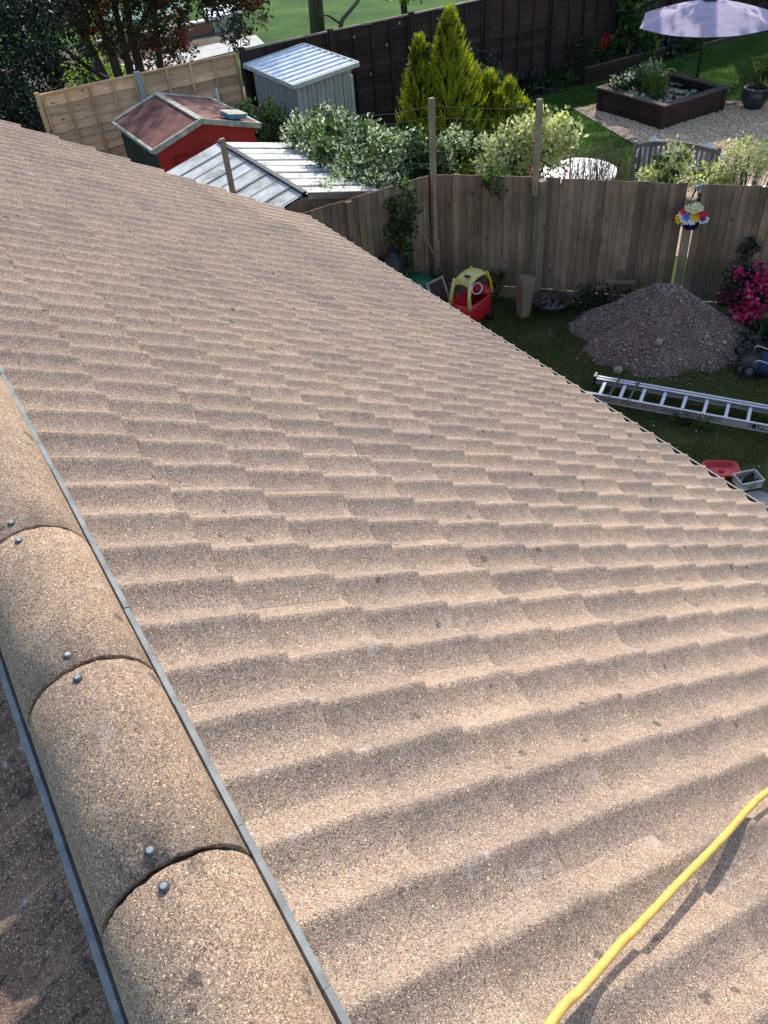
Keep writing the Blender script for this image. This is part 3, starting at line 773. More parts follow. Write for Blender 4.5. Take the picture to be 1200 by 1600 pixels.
# metal shed
gs = thing('metal_shed', 'grey green metal shed with a shiny white ribbed roof', 'shed', (7.6, 13.1, GZ))
x0, x1, y0, y1 = 7.06, 8.20, 12.2, 14.12
zl, zh = -2.74, -2.60
def ribwall(nm, pa, pb, z0, za, zb, nrib, nrm):
    a, b = Vector((*pa, 0)), Vector((*pb, 0)); nrm = Vector(nrm)
    for i in range(nrib):
        t0, t1 = i / nrib, (i + 1) / nrib; p_, q = a.lerp(b, t0 + .004), a.lerp(b, t1 - .004)
        z_p = za + (zb - za) * t0; z_q = za + (zb - za) * t1
        mb = MB(); mb.slab([(p_.x, p_.y, z0), (q.x, q.y, z0), (q.x, q.y, z_q), (p_.x, p_.y, z_p)], nrm * -.012)
        d = (q - p_); e = p_ + d * .12
        for (u0, u1) in ((.0, .10), (.46, .50)):
            e0, e1 = p_ + d * u0 + nrm * .001, p_ + d * u1 + nrm * .001
            zz = z_p - .01 + (z_q - z_p) * u1 - .01
            mb.slab([(e0.x, e0.y, z0 + .01), (e1.x, e1.y, z0 + .01), (e1.x, e1.y, zz), (e0.x, e0.y, zz)], nrm * .014)
        part(nm, mb, 'shed_grey', gs)
ribwall('wall_panel', (x0, y0), (x1, y0), GZ, zl, zh, 6, (0, -1, 0))
ribwall('wall_panel', (x0, y1), (x0, y0), GZ, zl, zl, 11, (-1, 0, 0))
ribwall('wall_panel', (x1, y0), (x1, y1), GZ, zh, zh, 9, (1, 0, 0))
ribwall('wall_panel', (x1, y1), (x0, y1), GZ, zh, zl, 6, (0, 1, 0))
for (x, y) in ((x0, y0), (x1, y0)):
    mb = MB(); mb.box((x, y, (GZ + zl) / 2), (.05, .05, zl - GZ)); part('corner_trim', mb, 'shed_trim', gs)
rx0, rx1, ry0, ry1, ra, rb = 6.92, 8.30, 12.05, 14.25, -2.66, -2.53
n = 9; wd = (ry1 - ry0) / n
for i in range(n):
    mb = MB(); ys = ry0 + i * wd
    pr_ = [(0, 0), (.12, 0), (.2, .028), (.42, .028), (.5, 0), (1, 0)]
    vs = [(x, ys + u * wd, z + dz) for (x, z) in ((rx0, ra), (rx1, rb)) for (u, dz) in pr_]; k = len(pr_)
    vs += [(a, b, c - .012) for a, b, c in vs]
    fs = [(j, k + j, k + j + 1, j + 1) for j in range(k - 1)] + [(2 * k + j, 2 * k + j + 1, 3 * k + j + 1, 3 * k + j) for j in range(k - 1)]
    mb.add(vs, fs); part('roof_sheet', mb, 'shed_roof', gs)
for (a, b) in (((rx0, ry0, ra), (rx1, ry0, rb)), ((rx0, ry1, ra), (rx1, ry1, rb)), ((rx0, ry0, ra), (rx0, ry1, ra)), ((rx1, ry0, rb), (rx1, ry1, rb))):
    mb = MB(); mb.beam((a[0], a[1], a[2] - .015), (b[0], b[1], b[2] - .015), .035, .075); part('roof_trim', mb, 'shed_trim', gs)
mb = MB()
for i in range(20): mb.box((rx1 - .01, ry0 + .06 + i * .108, rb + .028), (.03, .03, .02))
tag(part('bolt_heads', mb, 'shed_trim', gs), kind='stuff')

# plastic-sheeted shed just behind the board fence
ps = thing('sheeted_shed', 'low shed roofed with weathered translucent plastic sheets behind the board fence', 'shed', (4.65, 8.9, GZ))
xr, zr, yr0, yr1 = 4.65, -2.72, 7.40, 10.25
for side, xe, ze in ((1, 6.12, -3.06), (-1, 3.15, -3.10)):
    ns = 8
    for i in range(ns):
        a, b = yr0 + (yr1 - yr0) * i / ns, yr0 + (yr1 - yr0) * (i + 1) / ns
        off = .006 * (i % 2); mb = MB()
        pr_ = [(a - .02 + (b - a + .04) * j / 10, .002 * math.cos(j * PI)) for j in range(11)]
        vs = [(x, y, z + dz + off) for (x, z) in ((xr + side * .03, zr - .01), (xe, ze)) for (y, dz) in pr_]; k = len(pr_)
        vs2 = vs + [(p_[0], p_[1], p_[2] - .003) for p_ in vs]
        fs = [(j, k + j, k + j + 1, j + 1) for j in range(k - 1)] + [(2 * k + j, 2 * k + j + 1, 3 * k + j + 1, 3 * k + j) for j in range(k - 1)]
        if side < 0: fs = [f[::-1] for f in fs]
        if side < 0 and i == 1:
            pass
        mb.add(vs2, fs); part('roof_sheet', mb, 'poly', ps)
        mb = MB(); mb.beam((xr + side * .05, a - .01, zr + .004), (xe, a - .01, ze + .012), .014, .007); part('glazing_bar', mb, 'galv', ps)
    mb = MB(); mb.box((xe - side * .06, (yr0 + yr1) / 2, (GZ + ze) / 2 - .02), (.03, yr1 - yr0 - .1, ze - GZ - .06)); part('side_wall', mb, 'fence_post', ps)
    mb = MB(); mb.beam((xe, yr0, ze - .03), (xe, yr1, ze - .03), .03, .07); part('eave_board', mb, 'fence_post', ps)
for y in (yr0 + .04, yr1 - .04):
    mb = MB(); mb.slab([(3.22, y, GZ), (6.05, y, GZ), (6.05, y, -3.1), (xr, y, zr - .06), (3.22, y, -3.13)], (0, .02, 0)); part('gable', mb, 'fence_post', ps)
mb = MB(); mb.beam((xr, yr0 - .03, zr + .02), (xr, yr1 + .02, zr + .02), .07, .03); part('ridge_board', mb, 'black', ps)
mb = MB(); mb.beam((xr + .05, yr0 - .01, zr - .04), (6.14, yr0 - .01, -3.09), .03, .09); part('bargeboard', mb, 'cap_wood', ps)

# ================================================================== BARE GARDEN THINGS (our side of the fence)
# gravel heap
pc = Vector((8.02, 3.90, GZ)); 
hp = thing('gravel_heap', 'large conical heap of brown gravel piled against the board fence', 'gravel heap', tuple(pc))
def heap_h(x, y):
    d = Vector((x - pc.x, y - pc.y)); u = d.x * .66 - d.y * .75; v = d.x * .75 + d.y * .66   # u along fence
    r_ = math.sqrt((u / 1.22) ** 2 + ((v - .12) / (1.0)) ** 2)
    a = math.atan2(v, u)
    e = 1 + .07 * math.sin(3 * a + 1) + .05 * math.sin(7 * a) + .03 * math.sin(13 * a + r_ * 6)
    q = max(0, 1 - r_ / e)
    return .86 * (q ** 1.08 if q > 0 else 0) * (1 + .06 * math.sin(5 * x + 3 * y) * math.sin(4 * y)) - (.0 if q > 0 else .06)
mb = MB(); n = 56; S_ = 3.2
vs = []; 
for j in range(n + 1):
    for i in range(n + 1):
        x = pc.x - S_ / 2 + S_ * i / n; y = pc.y - S_ / 2 + S_ * j / n
        h = heap_h(x, y); vs.append((x, y, GZ - .015 + (min(h, .72 + .12 * (h - .72)) if h > .72 else h) + (rng.normal() * .008 if h > .02 else 0)))
mb.add(vs, [(j * (n + 1) + i, j * (n + 1) + i + 1, (j + 1) * (n + 1) + i + 1, (j + 1) * (n + 1) + i) for j in range(n) for i in range(n)], True)
part('heap_core', mb, 'pile', hp)
def rocks(name, P, S, mat, seed=0):
    """P (n,3) centres, S (n,) radii -> one mesh of uneven octahedra"""
    g_ = np.random.default_rng(seed); n_ = len(P)
    base = np.array([(1, 0, 0), (0, 1, 0), (-1, 0, 0), (0, -1, 0), (0, 0, 1), (0, 0, -1)], float)
    V = base[None] * (1 + .35 * g_.normal(size=(n_, 6, 1)).clip(-1, 1)) + .18 * g_.normal(size=(n_, 6, 3))
    V *= np.array([1, .8, .6]); a = g_.random(n_) * 6.28; ca, sa = np.cos(a), np.sin(a)
    X = V[..., 0] * ca[:, None] - V[..., 1] * sa[:, None]; Y = V[..., 0] * sa[:, None] + V[..., 1] * ca[:, None]
    V = np.stack([X, Y, V[..., 2]], -1) * S[:, None, None] + P[:, None]
    F = [(0, 1, 4), (1, 2, 4), (2, 3, 4), (3, 0, 4), (1, 0, 5), (2, 1, 5), (3, 2, 5), (0, 3, 5)]
    return npmesh(name, V, F, mat)
P = []; 
while len(P) < 17000:
    x = pc.x + rng.uniform(-1.5, 1.5); y = pc.y + rng.uniform(-1.5, 1.5); h = heap_h(x, y)
    if h > .0 or (h > -.07 and rng.random() < .05): P.append((x, y, GZ - .01 + max(0, min(h, .72 + .12 * (h - .72)) if h > .72 else h) + .004))
P = np.array(P); S = .009 + .011 * rng.random(len(P)) ** 2.5 + (rng.random(len(P)) > .992) * .018
tag(link('gravel', rocks('gravel', P, S, 'pile_stone', 3), None, hp), kind='stuff')
def rock(name, label, loc, r_, mat='stone_b', seed=1, group=None):
    bm_v = MB(); rd = random.Random(seed); rings = []
    pr_ = [(0.02, -.6), (.8, -.5), (1, 0), (.75, .5), (.02, .7)]
    bm_v.lathe([(a * r_, b * r_) for a, b in pr_], n=9, sx=1, sy=.75, smooth=False)
    bm_v.v = [(x * rd.uniform(.85, 1.15), y * rd.uniform(.85, 1.15), z * rd.uniform(.85, 1.15)) for x, y, z in bm_v.v]
    o = part(name, bm_v, mat, None, Tr(loc)); return tag(o, label, 'stone', group)
rock('stone', 'loose brown stone on the grass at the lower left foot of the gravel heap', (7.03, 3.66, GZ + .035), .07, 'stone_b', 2)
rock('stone', 'tan stone lying on the front slope of the gravel heap', (7.55, 3.52, GZ + .33), .062, 'stone_b', 3)

# aluminium extension ladder
A = Vector((6.42, 3.50, 0)); B = Vector((7.62, 1.66, 0)); d = (B - A).normalized()
lad = thing('extension_ladder', 'aluminium extension ladder lying flat on the grass near the eaves', 'ladder', (A.x, A.y, GZ), math.atan2(d.y, d.x))
W_ = .40; Lr = 3.6; L0 = LOC(lad)
def stile(nm, y, z, h, x0_, x1_, mat='alu_side'):
    mb = MB(); mb.box(((x0_ + x1_) / 2, y, z), (x1_ - x0_, .006, h))
    sg = 1 if y > 0 else -1
    part(nm, mb, mat, lad, L0)
    mb = MB(); mb.box(((x0_ + x1_) / 2, y, z + h / 2 + .003), (x1_ - x0_, .032, .008)); mb.box(((x0_ + x1_) / 2, y, z - h / 2 - .003), (x1_ - x0_, .03, .008))
    part('stile_flange', mb, 'alu', lad, L0)
stile('stile', -W_ / 2, .105, .085, -.06, Lr); stile('stile', W_ / 2, .105, .085, .0, Lr)
stile('inner_stile', W_ / 2 - .062, .125, .055, .02, Lr)
rung = MB(); rung.box((0, 0, 0), (.038, W_ - .02, .03)); rme = rung.mesh('rung'); rme.materials.append(M['alu'])
for i in range(15):
    link('rung', rme, None, lad, L0 @ Tr((.14 + i * .245, 0, .125)) @ Matrix.Rotation(R(45) * 0, 4, 'Y'))
for i in range(15):
    mb = MB(); mb.lathe([(0, .006), (.012, .005), (.014, 0)], n=8); part('rung_rivet', mb, 'alu', lad, L0 @ Tr((.14 + i * .245, -W_ / 2 - .003, .105)) @ Matrix.Rotation(R(90), 4, 'X'))
for x in (.26, .50):
    mb = MB(); mb.beam((x, -W_ / 2 - .012, .165), (x + .03, W_ / 2 + .012, .165), .028, .008); mb.beam((x, -W_ / 2 - .014, .165), (x, -W_ / 2 - .014, .10), .028, .006); part('strap', mb, 'black', lad, L0)
    mb = MB(); mb.box((x, -W_ / 2 - .02, .15), (.03, .012, .05)); part('strap_hook', mb, 'alu', lad, L0)
mb = MB(); mb.box((.0, W_ / 2 - .03, .12), (.03, .10, .14)); part('end_cap', mb, 'black', lad, L0)
xl = 2.02
mb = MB(); mb.box((xl, -W_ / 2 - .0055, .105), (.21, .004, .052)); lb = part('maker_label', mb, 'black', lad, L0)
fc = bpy.data.curves.new('label_text', 'FONT'); fc.body = 'LYTE'; fc.size = .058; fc.extrude = .0008; fc.align_x = 'CENTER'; fc.align_y = 'CENTER'; fc.offset = .0015
fo = bpy.data.objects.new('tmp', fc); COL.objects.link(fo)
dg = bpy.context.evaluated_depsgraph_get(); me = bpy.data.meshes.new_from_object(fo.evaluated_get(dg)); bpy.data.objects.remove(fo)
me.name = 'lettering'; me.materials.clear(); me.materials.append(M['white'])
link('lettering', me, None, lb, L0 @ Tr((xl, -W_ / 2 - .0085, .103)) @ Matrix.Rotation(R(90), 4, 'X'))
mb = MB(); mb.box((1.72, -W_ / 2 - .005, .105), (.30, .003, .060)); part('info_sticker', mb, 'shed_trim', lad, L0)

# fire bowl
fbw = thing('fire_bowl', 'wide shallow rusty fire bowl of ash on the grass', 'fire bowl', (7.46, 5.46, GZ))
L0 = LOC(fbw); mb = MB(); mb.lathe([(0.02, .06), (.12, .065), (.21, .10), (.265, .155), (.285, .175), (.29, .172), (.27, .14), (.21, .085), (.10, .045), (0.01, .04)], n=32); part('bowl', mb, 'rust', fbw, L0)
mb = MB(); mb.lathe([(0.01, .092), (.08, .088), (.17, .082), (.2, .08)], n=24); mb.v = [(x + random.uniform(-.01, .01), y + random.uniform(-.01, .01), z + random.uniform(-.008, .012)) for x, y, z in mb.v]; part('ash', mb, 'ash', fbw, L0)
mb = MB()
for a, r_, l_ in ((.3, .07, .13), (1.9, .08, .16), (3.4, .04, .12), (5, .1, .1)): mb.beam((math.cos(a) * r_, math.sin(a) * r_, .095), (math.cos(a + 1) * (r_ + l_), math.sin(a + 1) * r_, .13), .03, .025)
part('charred_wood', mb, 'black', fbw, L0)
for a in (0, 2.1, 4.2):
    mb = MB(); mb.tube([(.16 * math.cos(a), .16 * math.sin(a), .08), (.22 * math.cos(a), .22 * math.sin(a), 0)], .012, 6); part('leg', mb, 'rust', fbw, L0)
# upright log
lg = thing('log', 'split log standing on end against the board fence beside the fire bowl', 'log', (7.06, 5.62, GZ))
L0 = LOC(lg); mb = MB(); rd = random.Random(5)
outl = [(-.10, -.09), (.02, -.12), (.11, -.06), (.115, .05), (.0, .1), (-.09, .06)]
rows = [(0, .95), (.1, 1.0), (.25, 1.02), (.42, 1.1), (.54, 1.14), (.58, 1.05)]
vs = [(x * s_ + .03 * z, y * s_, z + (0 if i < 5 else rd.uniform(-.02, .02))) for i, (z, s_) in enumerate(rows) for (x, y) in [(a + rd.uniform(-.008, .008), b + rd.uniform(-.008, .008)) for a, b in outl]]
k = 6; mb.add(vs, [(i * k + j, i * k + (j + 1) % k, (i + 1) * k + (j + 1) % k, (i + 1) * k + j) for i in range(5) for j in range(k)] + [tuple(range(30, 36))]); part('trunk_wood', mb, 'stump', lg, L0)
# wooden cross sign
cr = thing('wooden_cross', 'small cross of two grey planks stuck in the ground behind the gravel heap', 'cross', (8.30, 4.98, GZ))
mb = MB(); mb.box((8.28, 4.96, GZ + .27), (.055, .025, .56)); part('upright', mb, 'fence_post', cr)
mb = MB(); mb.box((0, 0, 0), (.42, .022, .055)); part('crossbar', mb, 'fence_post', cr, Tr((8.26, 4.935, GZ + .40)) @ RZ(-.85))
# broom handle
mb = MB(); mb.tube([(6.10, 6.86, -3.33), (6.62, 6.72, GZ + .02)], .011, 8); tag(part('broom_handle', mb, 'stick'), 'bare wooden stick leaning on the board fence above the toy car', 'stick')

# toy car
tc = thing('toy_car', 'ride-in toy car with a red body and faded yellow roof', 'toy car', (6.36, 5.93, GZ), R(20))
L0 = LOC(tc) @ Matrix.Scale(.92, 4)
def loft(rings, closed=True, cap=True):
    mb = MB(); k = len(rings[0]); vs = [p_ for r_ in rings for p_ in r_]
    fs = [(i * k + j, i * k + (j + 1) % k, (i + 1) * k + (j + 1) % k, (i + 1) * k + j) for i in range(len(rings) - 1) for j in range(k if closed else k - 1)]
    mb.add(vs, fs, True)
    if cap: mb.f += [tuple(range(k))[::-1]]; mb.sm += [False]
    return mb
def rrect(a, b, z, n=20, e=3.0, cx=0):
    return [(cx + a * math.copysign(abs(math.cos(2 * PI * j / n)) ** (2 / e), math.cos(2 * PI * j / n)), b * math.copysign(abs(math.sin(2 * PI * j / n)) ** (2 / e), math.sin(2 * PI * j / n)), z) for j in range(n)]
mb = loft([rrect(.28, .17, .06), rrect(.35, .21, .12), rrect(.38, .225, .25), rrect(.36, .22, .38), rrect(.34, .21, .43), rrect(.31, .185, .43), rrect(.30, .18, .30), rrect(.28, .17, .14)])
part('body', mb, 'red_plastic', tc, L0)
mb = MB(); mb.lathe([(0.01, .13), (.13, .10), (.15, .02), (.15, 0)], c=(.27, 0, .40), n=16, sx=.7, sy=1.2); part('bonnet', mb, 'red_plastic', tc, L0)
def shell(pts_, th=.02):
    mb = MB(); k = len(pts_[0]); R_ = len(pts_)
    vs = [p_ for r_ in pts_ for p_ in r_] + [(x * .95, y * .95, z - th) for r_ in pts_ for (x, y, z) in r_]
    o = k * R_
    fs = [(i * k + j, i * k + j + 1, (i + 1) * k + j + 1, (i + 1) * k + j) for i in range(R_ - 1) for j in range(k - 1)]
    fs += [tuple(o + q for q in f[::-1]) for f in fs]
    for j in range(k - 1): fs += [(j + 1, j, o + j, o + j + 1), ((R_ - 1) * k + j, (R_ - 1) * k + j + 1, o + (R_ - 1) * k + j + 1, o + (R_ - 1) * k + j)]
    for i in range(R_ - 1): fs += [(i * k, (i + 1) * k, o + (i + 1) * k, o + i * k), ((i + 1) * k + k - 1, i * k + k - 1, o + i * k + k - 1, o + (i + 1) * k + k - 1)]
    return mb.add(vs, fs, True)
ptsr = []
for i in range(9):
    x = -.27 + .50 * i / 8; zc = .86 - .055 * abs((i - 4) / 4) ** 2 - (.06 if i in (0, 8) else 0)
    ptsr.append([(x, (.155 - .012 * (i in (0, 8))) * math.sin(-1.25 + 2.5 * j / 8) / math.sin(1.25), zc - .07 * (1 - math.cos(-1.25 + 2.5 * j / 8))) for j in range(9)])
part('roof', shell(ptsr), 'yellow', tc, L0)
mb = MB(); mb.box((-.19, -.05, .858), (.055, .10, .012)); part('roof_slot', mb, 'black', tc, L0)
for (a, b, w_, mt) in (((-.25, -.14, .80), (-.32, -.175, .40), .07, 'yellow'), ((-.25, .14, .80), (-.32, .175, .40), .07, 'yellow'), ((.20, -.14, .80), (.30, -.185, .42), .05, 'yellow_hi'), ((.20, .14, .80), (.30, .185, .42), .05, 'yellow_hi')):
    a, b = Vector(a), Vector(b); mid = a.lerp(b, .5) + Vector((.03 if a.x > 0 else -.025, 0, 0))
    mb = MB(); mb.tube([a, mid, b], [w_ * .42, w_ * .4, w_ * .55], 8); part('pillar', mb, mt, tc, L0)
for y in (-.19, .19):
    mb = MB(); mb.lathe([(0, .025), (.022, .022), (.024, 0)], n=12); part('hub_cap', mb, 'blue_dot', tc, L0 @ Tr((.31, y, .45)) @ Matrix.Rotation(R(90) * (1 if y < 0 else -1), 4, 'X'))
mb = MB(); mb.lathe([(.085 + .012 * math.cos(q), .012 * math.sin(q)) for q in [2 * PI * i / 8 for i in range(9)]], n=20); part('steering_wheel', mb, 'white', tc, L0 @ Tr((.15, 0, .50)) @ Matrix.Rotation(R(-55), 4, 'Y'))
mb = MB(); mb.box((-.15, 0, .30), (.20, .26, .05)); mb.box((-.25, 0, .42), (.04, .26, .22)); part('seat', mb, 'red_plastic', tc, L0)
for x, y in ((.24, -.2), (.24, .2), (-.24, -.2), (-.24, .2)):
    mb = MB(); mb.lathe([(0, .03), (.06, .03), (.075, .02), (.075, -.02), (.06, -.03), (0, -.03)], n=18); part('wheel', mb, 'black', tc, L0 @ Tr((x, y, .075)) @ Matrix.Rotation(R(90), 4, 'X'))
# things half hidden behind the eaves
gb = thing('storage_box', 'green plastic box lid showing by the board fence', 'box', (5.86, 6.76, GZ), R(-8)); L0 = LOC(gb)
mb = loft([rrect(.28, .19, 0, e=6), rrect(.32, .22, .42, e=6)]); part('box_body', mb, 'green_plastic', gb, L0)
mb = MB(); mb.add([], []); mb2 = loft([rrect(.33, .235, .42, e=6), rrect(.34, .24, .45, e=6), rrect(.30, .20, .49, e=6), rrect(.05, .03, .51, e=6), rrect(.001, .001, .512)], cap=False); part('lid', mb2, 'green_plastic', gb, L0)
bg_ = MB(); bg_.lathe([(0.01, 0), (.16, .02), (.20, .15), (.17, .30), (.08, .38), (.03, .44), (.05, .48)], n=14)
rd = random.Random(3); bg_.v = [(x + rd.uniform(-.02, .02), y + rd.uniform(-.02, .02), z) for x, y, z in bg_.v]
tag(part('refuse_sack', bg_, 'black', None, Tr((5.62, 6.85, GZ + .55))), 'black plastic sack beside the green box', 'sack')
fr = thing('picture_frame', 'small pale wooden frame propped between the eaves and the toy car', 'frame', (6.16, 6.28, GZ), R(10)); L0 = LOC(fr) @ Matrix.Rotation(R(-25), 4, 'X')
for (c_, s_) in (((0, 0, .55), (.34, .03, .03)), ((0, 0, .02), (.34, .03, .03)), ((-.155, 0, .285), (.03, .03, .5)), ((.155, 0, .285), (.03, .03, .5))):
    mb = MB(); mb.box(c_, s_); part('frame_bar', mb, 'barge', fr, L0)
mb = MB(); mb.box((0, .006, .285), (.28, .008, .5)); part('backing', mb, 'rust', fr, L0)

# pushchair lying on its back
sr = thing('pushchair', 'folded black and navy pushchair lying on the grass right of the gravel heap', 'pushchair', (8.48, 2.62, GZ), R(-50)); L0 = LOC(sr)
def arc_pts(r_, a0, a1, n=10, c=(0, 0, 0), pl='xz'):
    return [(c[0] + r_ * math.cos(a), c[1], c[2] + r_ * math.sin(a)) if pl == 'xz' else (c[0] + r_ * math.cos(a), c[1] + r_ * math.sin(a), c[2]) for a in [a0 + (a1 - a0) * i / n for i in range(n + 1)]]
for y in (-.18, .18):
    mb = MB(); mb.tube(spline([Vector(q) for q in [(-.12, y, .10), (-.08, y, .22), (.04, y, .20), (.3, y, .12), (.9, y, .08)]], 4), .010, 8); part('frame_tube', mb, 'steel', sr, L0)
mb = MB(); mb.lathe([(0.02, .0), (.12, .0), (.18, .04), (.19, .10), (.15, .17), (.06, .20), (.01, .20)], c=(-.12, 0, 0), n=20, sx=.9, sy=1.25); part('hood', mb, 'black', sr, L0)
mb = loft([[(x, y * .22, .02) for x, y in ((-.05, -1), (.75, -.8), (.75, .8), (-.05, 1))], [(x, y * .24, .12) for x, y in ((-.05, -1), (.7, -.85), (.7, .85), (-.05, 1))], [(x, y * .17, .17) for x, y in ((0, -1), (.6, -.85), (.6, .85), (0, 1))]])
mb.f += [(8, 9, 10, 11)]; mb.sm += [False]; part('seat_fabric', mb, 'navy', sr, L0)
for x, y in ((-.24, .22), (-.16, .26), (-.24, -.22), (-.15, -.26)):
    mb = MB(); mb.lathe([(.0, .014), (.045, .014)], n=16); part('wheel_hub', mb, 'steel', sr, L0 @ Tr((x, y, .12)) @ Matrix.Rotation(R(90), 4, 'X'))
    mb = MB(); mb.lathe([(.075 + .017 * math.cos(q), .017 * math.sin(q)) for q in [2 * PI * i / 8 for i in range(9)]], n=22); part('wheel', mb, 'black', sr, L0 @ Tr((x, y, .12)) @ Matrix.Rotation(R(90), 4, 'X'))
mb = MB(); mb.box((.35, .0, .19), (.5, .07, .01)); part('white_strap', mb, 'white', sr, L0)
# red sledge tray and cream basket below the eaves
rt = thing('red_tray', 'bright red plastic tray on the grass just below the gutter', 'tray', (6.46, 1.50, GZ), R(-38)); L0 = LOC(rt) @ Matrix.Scale(.8, 4)
mb = loft([rrect(.19, .125, .02, e=4), rrect(.23, .16, .08, e=4), rrect(.25, .175, .085, e=4), rrect(.25, .175, .075, e=4), rrect(.235, .165, .07, e=4), rrect(.2, .13, .0, e=4)], cap=True); part('tray_shell', mb, 'red_plastic', rt, L0)
mb = MB(); mb.lathe([(0, .03), (.035, .026), (.05, .0)], c=(.02, .02, .02), n=12); mb.lathe([(0, .03), (.03, .026), (.045, .0)], c=(-.11, -.03, .02), n=12); part('cup_bumps', mb, 'red_plastic', rt, L0)
cb = thing('plastic_basket', 'cream plastic basket with a black cloth beside the red tray', 'basket', (6.53, 1.20, GZ), R(-20)); L0 = LOC(cb) @ Matrix.Scale(.85, 4)
for (c_, s_) in (((0, .11, .12), (.30, .012, .02)), ((0, -.11, .12), (.30, .012, .02)), ((-.15, 0, .12), (.012, .22, .02)), ((.15, 0, .12), (.012, .22, .02)), ((0, 0, .006), (.28, .21, .012))):
    mb = MB(); mb.box(c_, s_); part('basket_rim' if c_[2] > .05 else 'basket_base', mb, 'cream', cb, L0)
mb = MB()
for i in range(12):
    for y in (-.107, .107): mb.box((-.138 + i * .025, y, .06), (.009, .006, .11))
for i in range(9):
    for x in (-.145, .145): mb.box((x, -.09 + i * .0225, .06), (.006, .009, .11))
tag(part('basket_bars', mb, 'cream', cb, L0), kind='stuff')
mb = MB(); mb.lathe([(0.01, .19), (.05, .15), (.09, .10), (.10, .02), (.0, .015)], n=9, smooth=True); rd = random.Random(9); mb.v = [(x + rd.uniform(-.02, .02), y + rd.uniform(-.02, .02), z + rd.uniform(-.01, .02)) for x, y, z in mb.v]
tag(part('black_cloth', mb, 'black', None, L0 @ Tr((.02, -.01, 0))), 'crumpled black cloth bundled inside the cream basket', 'cloth')
# hanging basket on the fence post
hb = thing('hanging_basket', 'navy hanging basket of bright artificial flowers on the fence post', 'hanging basket', (8.70, 4.27, -3.32)); L0 = LOC(hb)
mb = MB(); mb.lathe([(.085, 0), (.10, .02), (.135, .16), (.14, .165), (.13, .16), (.09, .02), (.01, .012)], n=20); part('basket', mb, 'navy_pot', hb, L0)
fl_me = MB()
for a in range(6):
    t_ = a * PI / 3; fl_me.add([(0, 0, 0), (.034 * math.cos(t_ - .55), .034 * math.sin(t_ - .55), .016), (.048 * math.cos(t_), .048 * math.sin(t_), .012), (.034 * math.cos(t_ + .55), .034 * math.sin(t_ + .55), .016)], [(0, 1, 2, 3)])
fl_me.lathe([(0, .022), (.010, .018), (.012, .002)], n=6)
fcols = {'flower_red': (.65, .03, .05), 'flower_yellow': (.85, .5, .02), 'flower_blue': (.05, .22, .75), 'flower_white': (.75, .78, .72), 'flower_cream': (.72, .70, .36), 'flower_purple': (.15, .04, .22)}
fmes = {}
for kx, cc in fcols.items():
    me = fl_me.mesh('flower'); me.materials.append(plain(kx, cc, .6)); fmes[kx] = me
arr = [('flower_cream', -.07, .30), ('flower_cream', .0, .33), ('flower_cream', .07, .30), ('flower_cream', 0, .28), ('flower_red', -.12, .25), ('flower_red', .09, .25), ('flower_red', .13, .23), ('flower_red', -.09, .24),
       ('flower_blue', -.07, .19), ('flower_blue', -.06, .22), ('flower_yellow', .03, .20), ('flower_yellow', .05, .18), ('flower_yellow', -.17, .17), ('flower_yellow', -.16, .13), ('flower_purple', .12, .19), ('flower_white', -.11, .17), ('flower_white', .0, .15),
       ('flower_white', .12, .15), ('flower_white', .16, .17), ('flower_white', -.07, .14), ('flower_red', .01, .25), ('flower_white', -.14, .21), ('flower_cream', .04, .30), ('flower_yellow', .0, .23)]
for i, (kx, u, z) in enumerate(arr):
    dv = Vector((.63, -.77, 0)) * u + Vector((-.7, -.62, 0)) * (.17 - .3 * abs(u) - .25 * max(0, z - .2))
    mw = L0 @ Tr((dv.x, dv.y, z)) @ Vector((-.75, -.6, .55 + random.uniform(-.3, .3))).to_track_quat('Z', 'Y').to_matrix().to_4x4() @ RZ(random.random() * 3) @ Matrix.Scale(1.15, 4)
    link('flower', fmes[kx], None, hb, mw)
mb = MB()
for a in (0, 2.1, 4.2): mb.tube([(.13 * math.cos(a), .13 * math.sin(a), .16), (.04, .02, .52)], .004, 5)
part('hanger_wire', mb, 'black', hb, L0)
wd = thing('windmill_ornament', 'little blue and white ornament hanging at the top of the fence post', 'ornament', (8.76, 4.30, -2.80)); L0 = LOC(wd)
mb = MB()
for a in range(4):
    t_ = a * PI / 2 + .4; mb.slab([(0, 0, 0), (.05 * math.cos(t_ - .3), -.002, .05 * math.sin(t_ - .3)), (.075 * math.cos(t_), -.015, .075 * math.sin(t_)), (.05 * math.cos(t_ + .3), -.004, .05 * math.sin(t_ + .3))], (0, .003, 0))
part('blades', mb, plain('sky_blue_plastic', (.20, .38, .62), .4), wd, L0 @ RZ(-.8))
for z, r_, mt in ((-.10, .028, 'black'), (-.16, .03, 'black'), (-.215, .026, 'white'), (-.27, .032, 'white'), (-.31, .028, 'navy'), (-.36, .034, 'navy'), (-.41, .030, 'white')):
    mb = MB(); mb.lathe([(0.001, r_), (r_ * .8, r_ * .6), (r_, 0), (r_ * .7, -r_ * .7), (.001, -r_)], n=10); part('bead', mb, mt, wd, L0 @ Tr((-.04 * abs(z), -.04, z)))

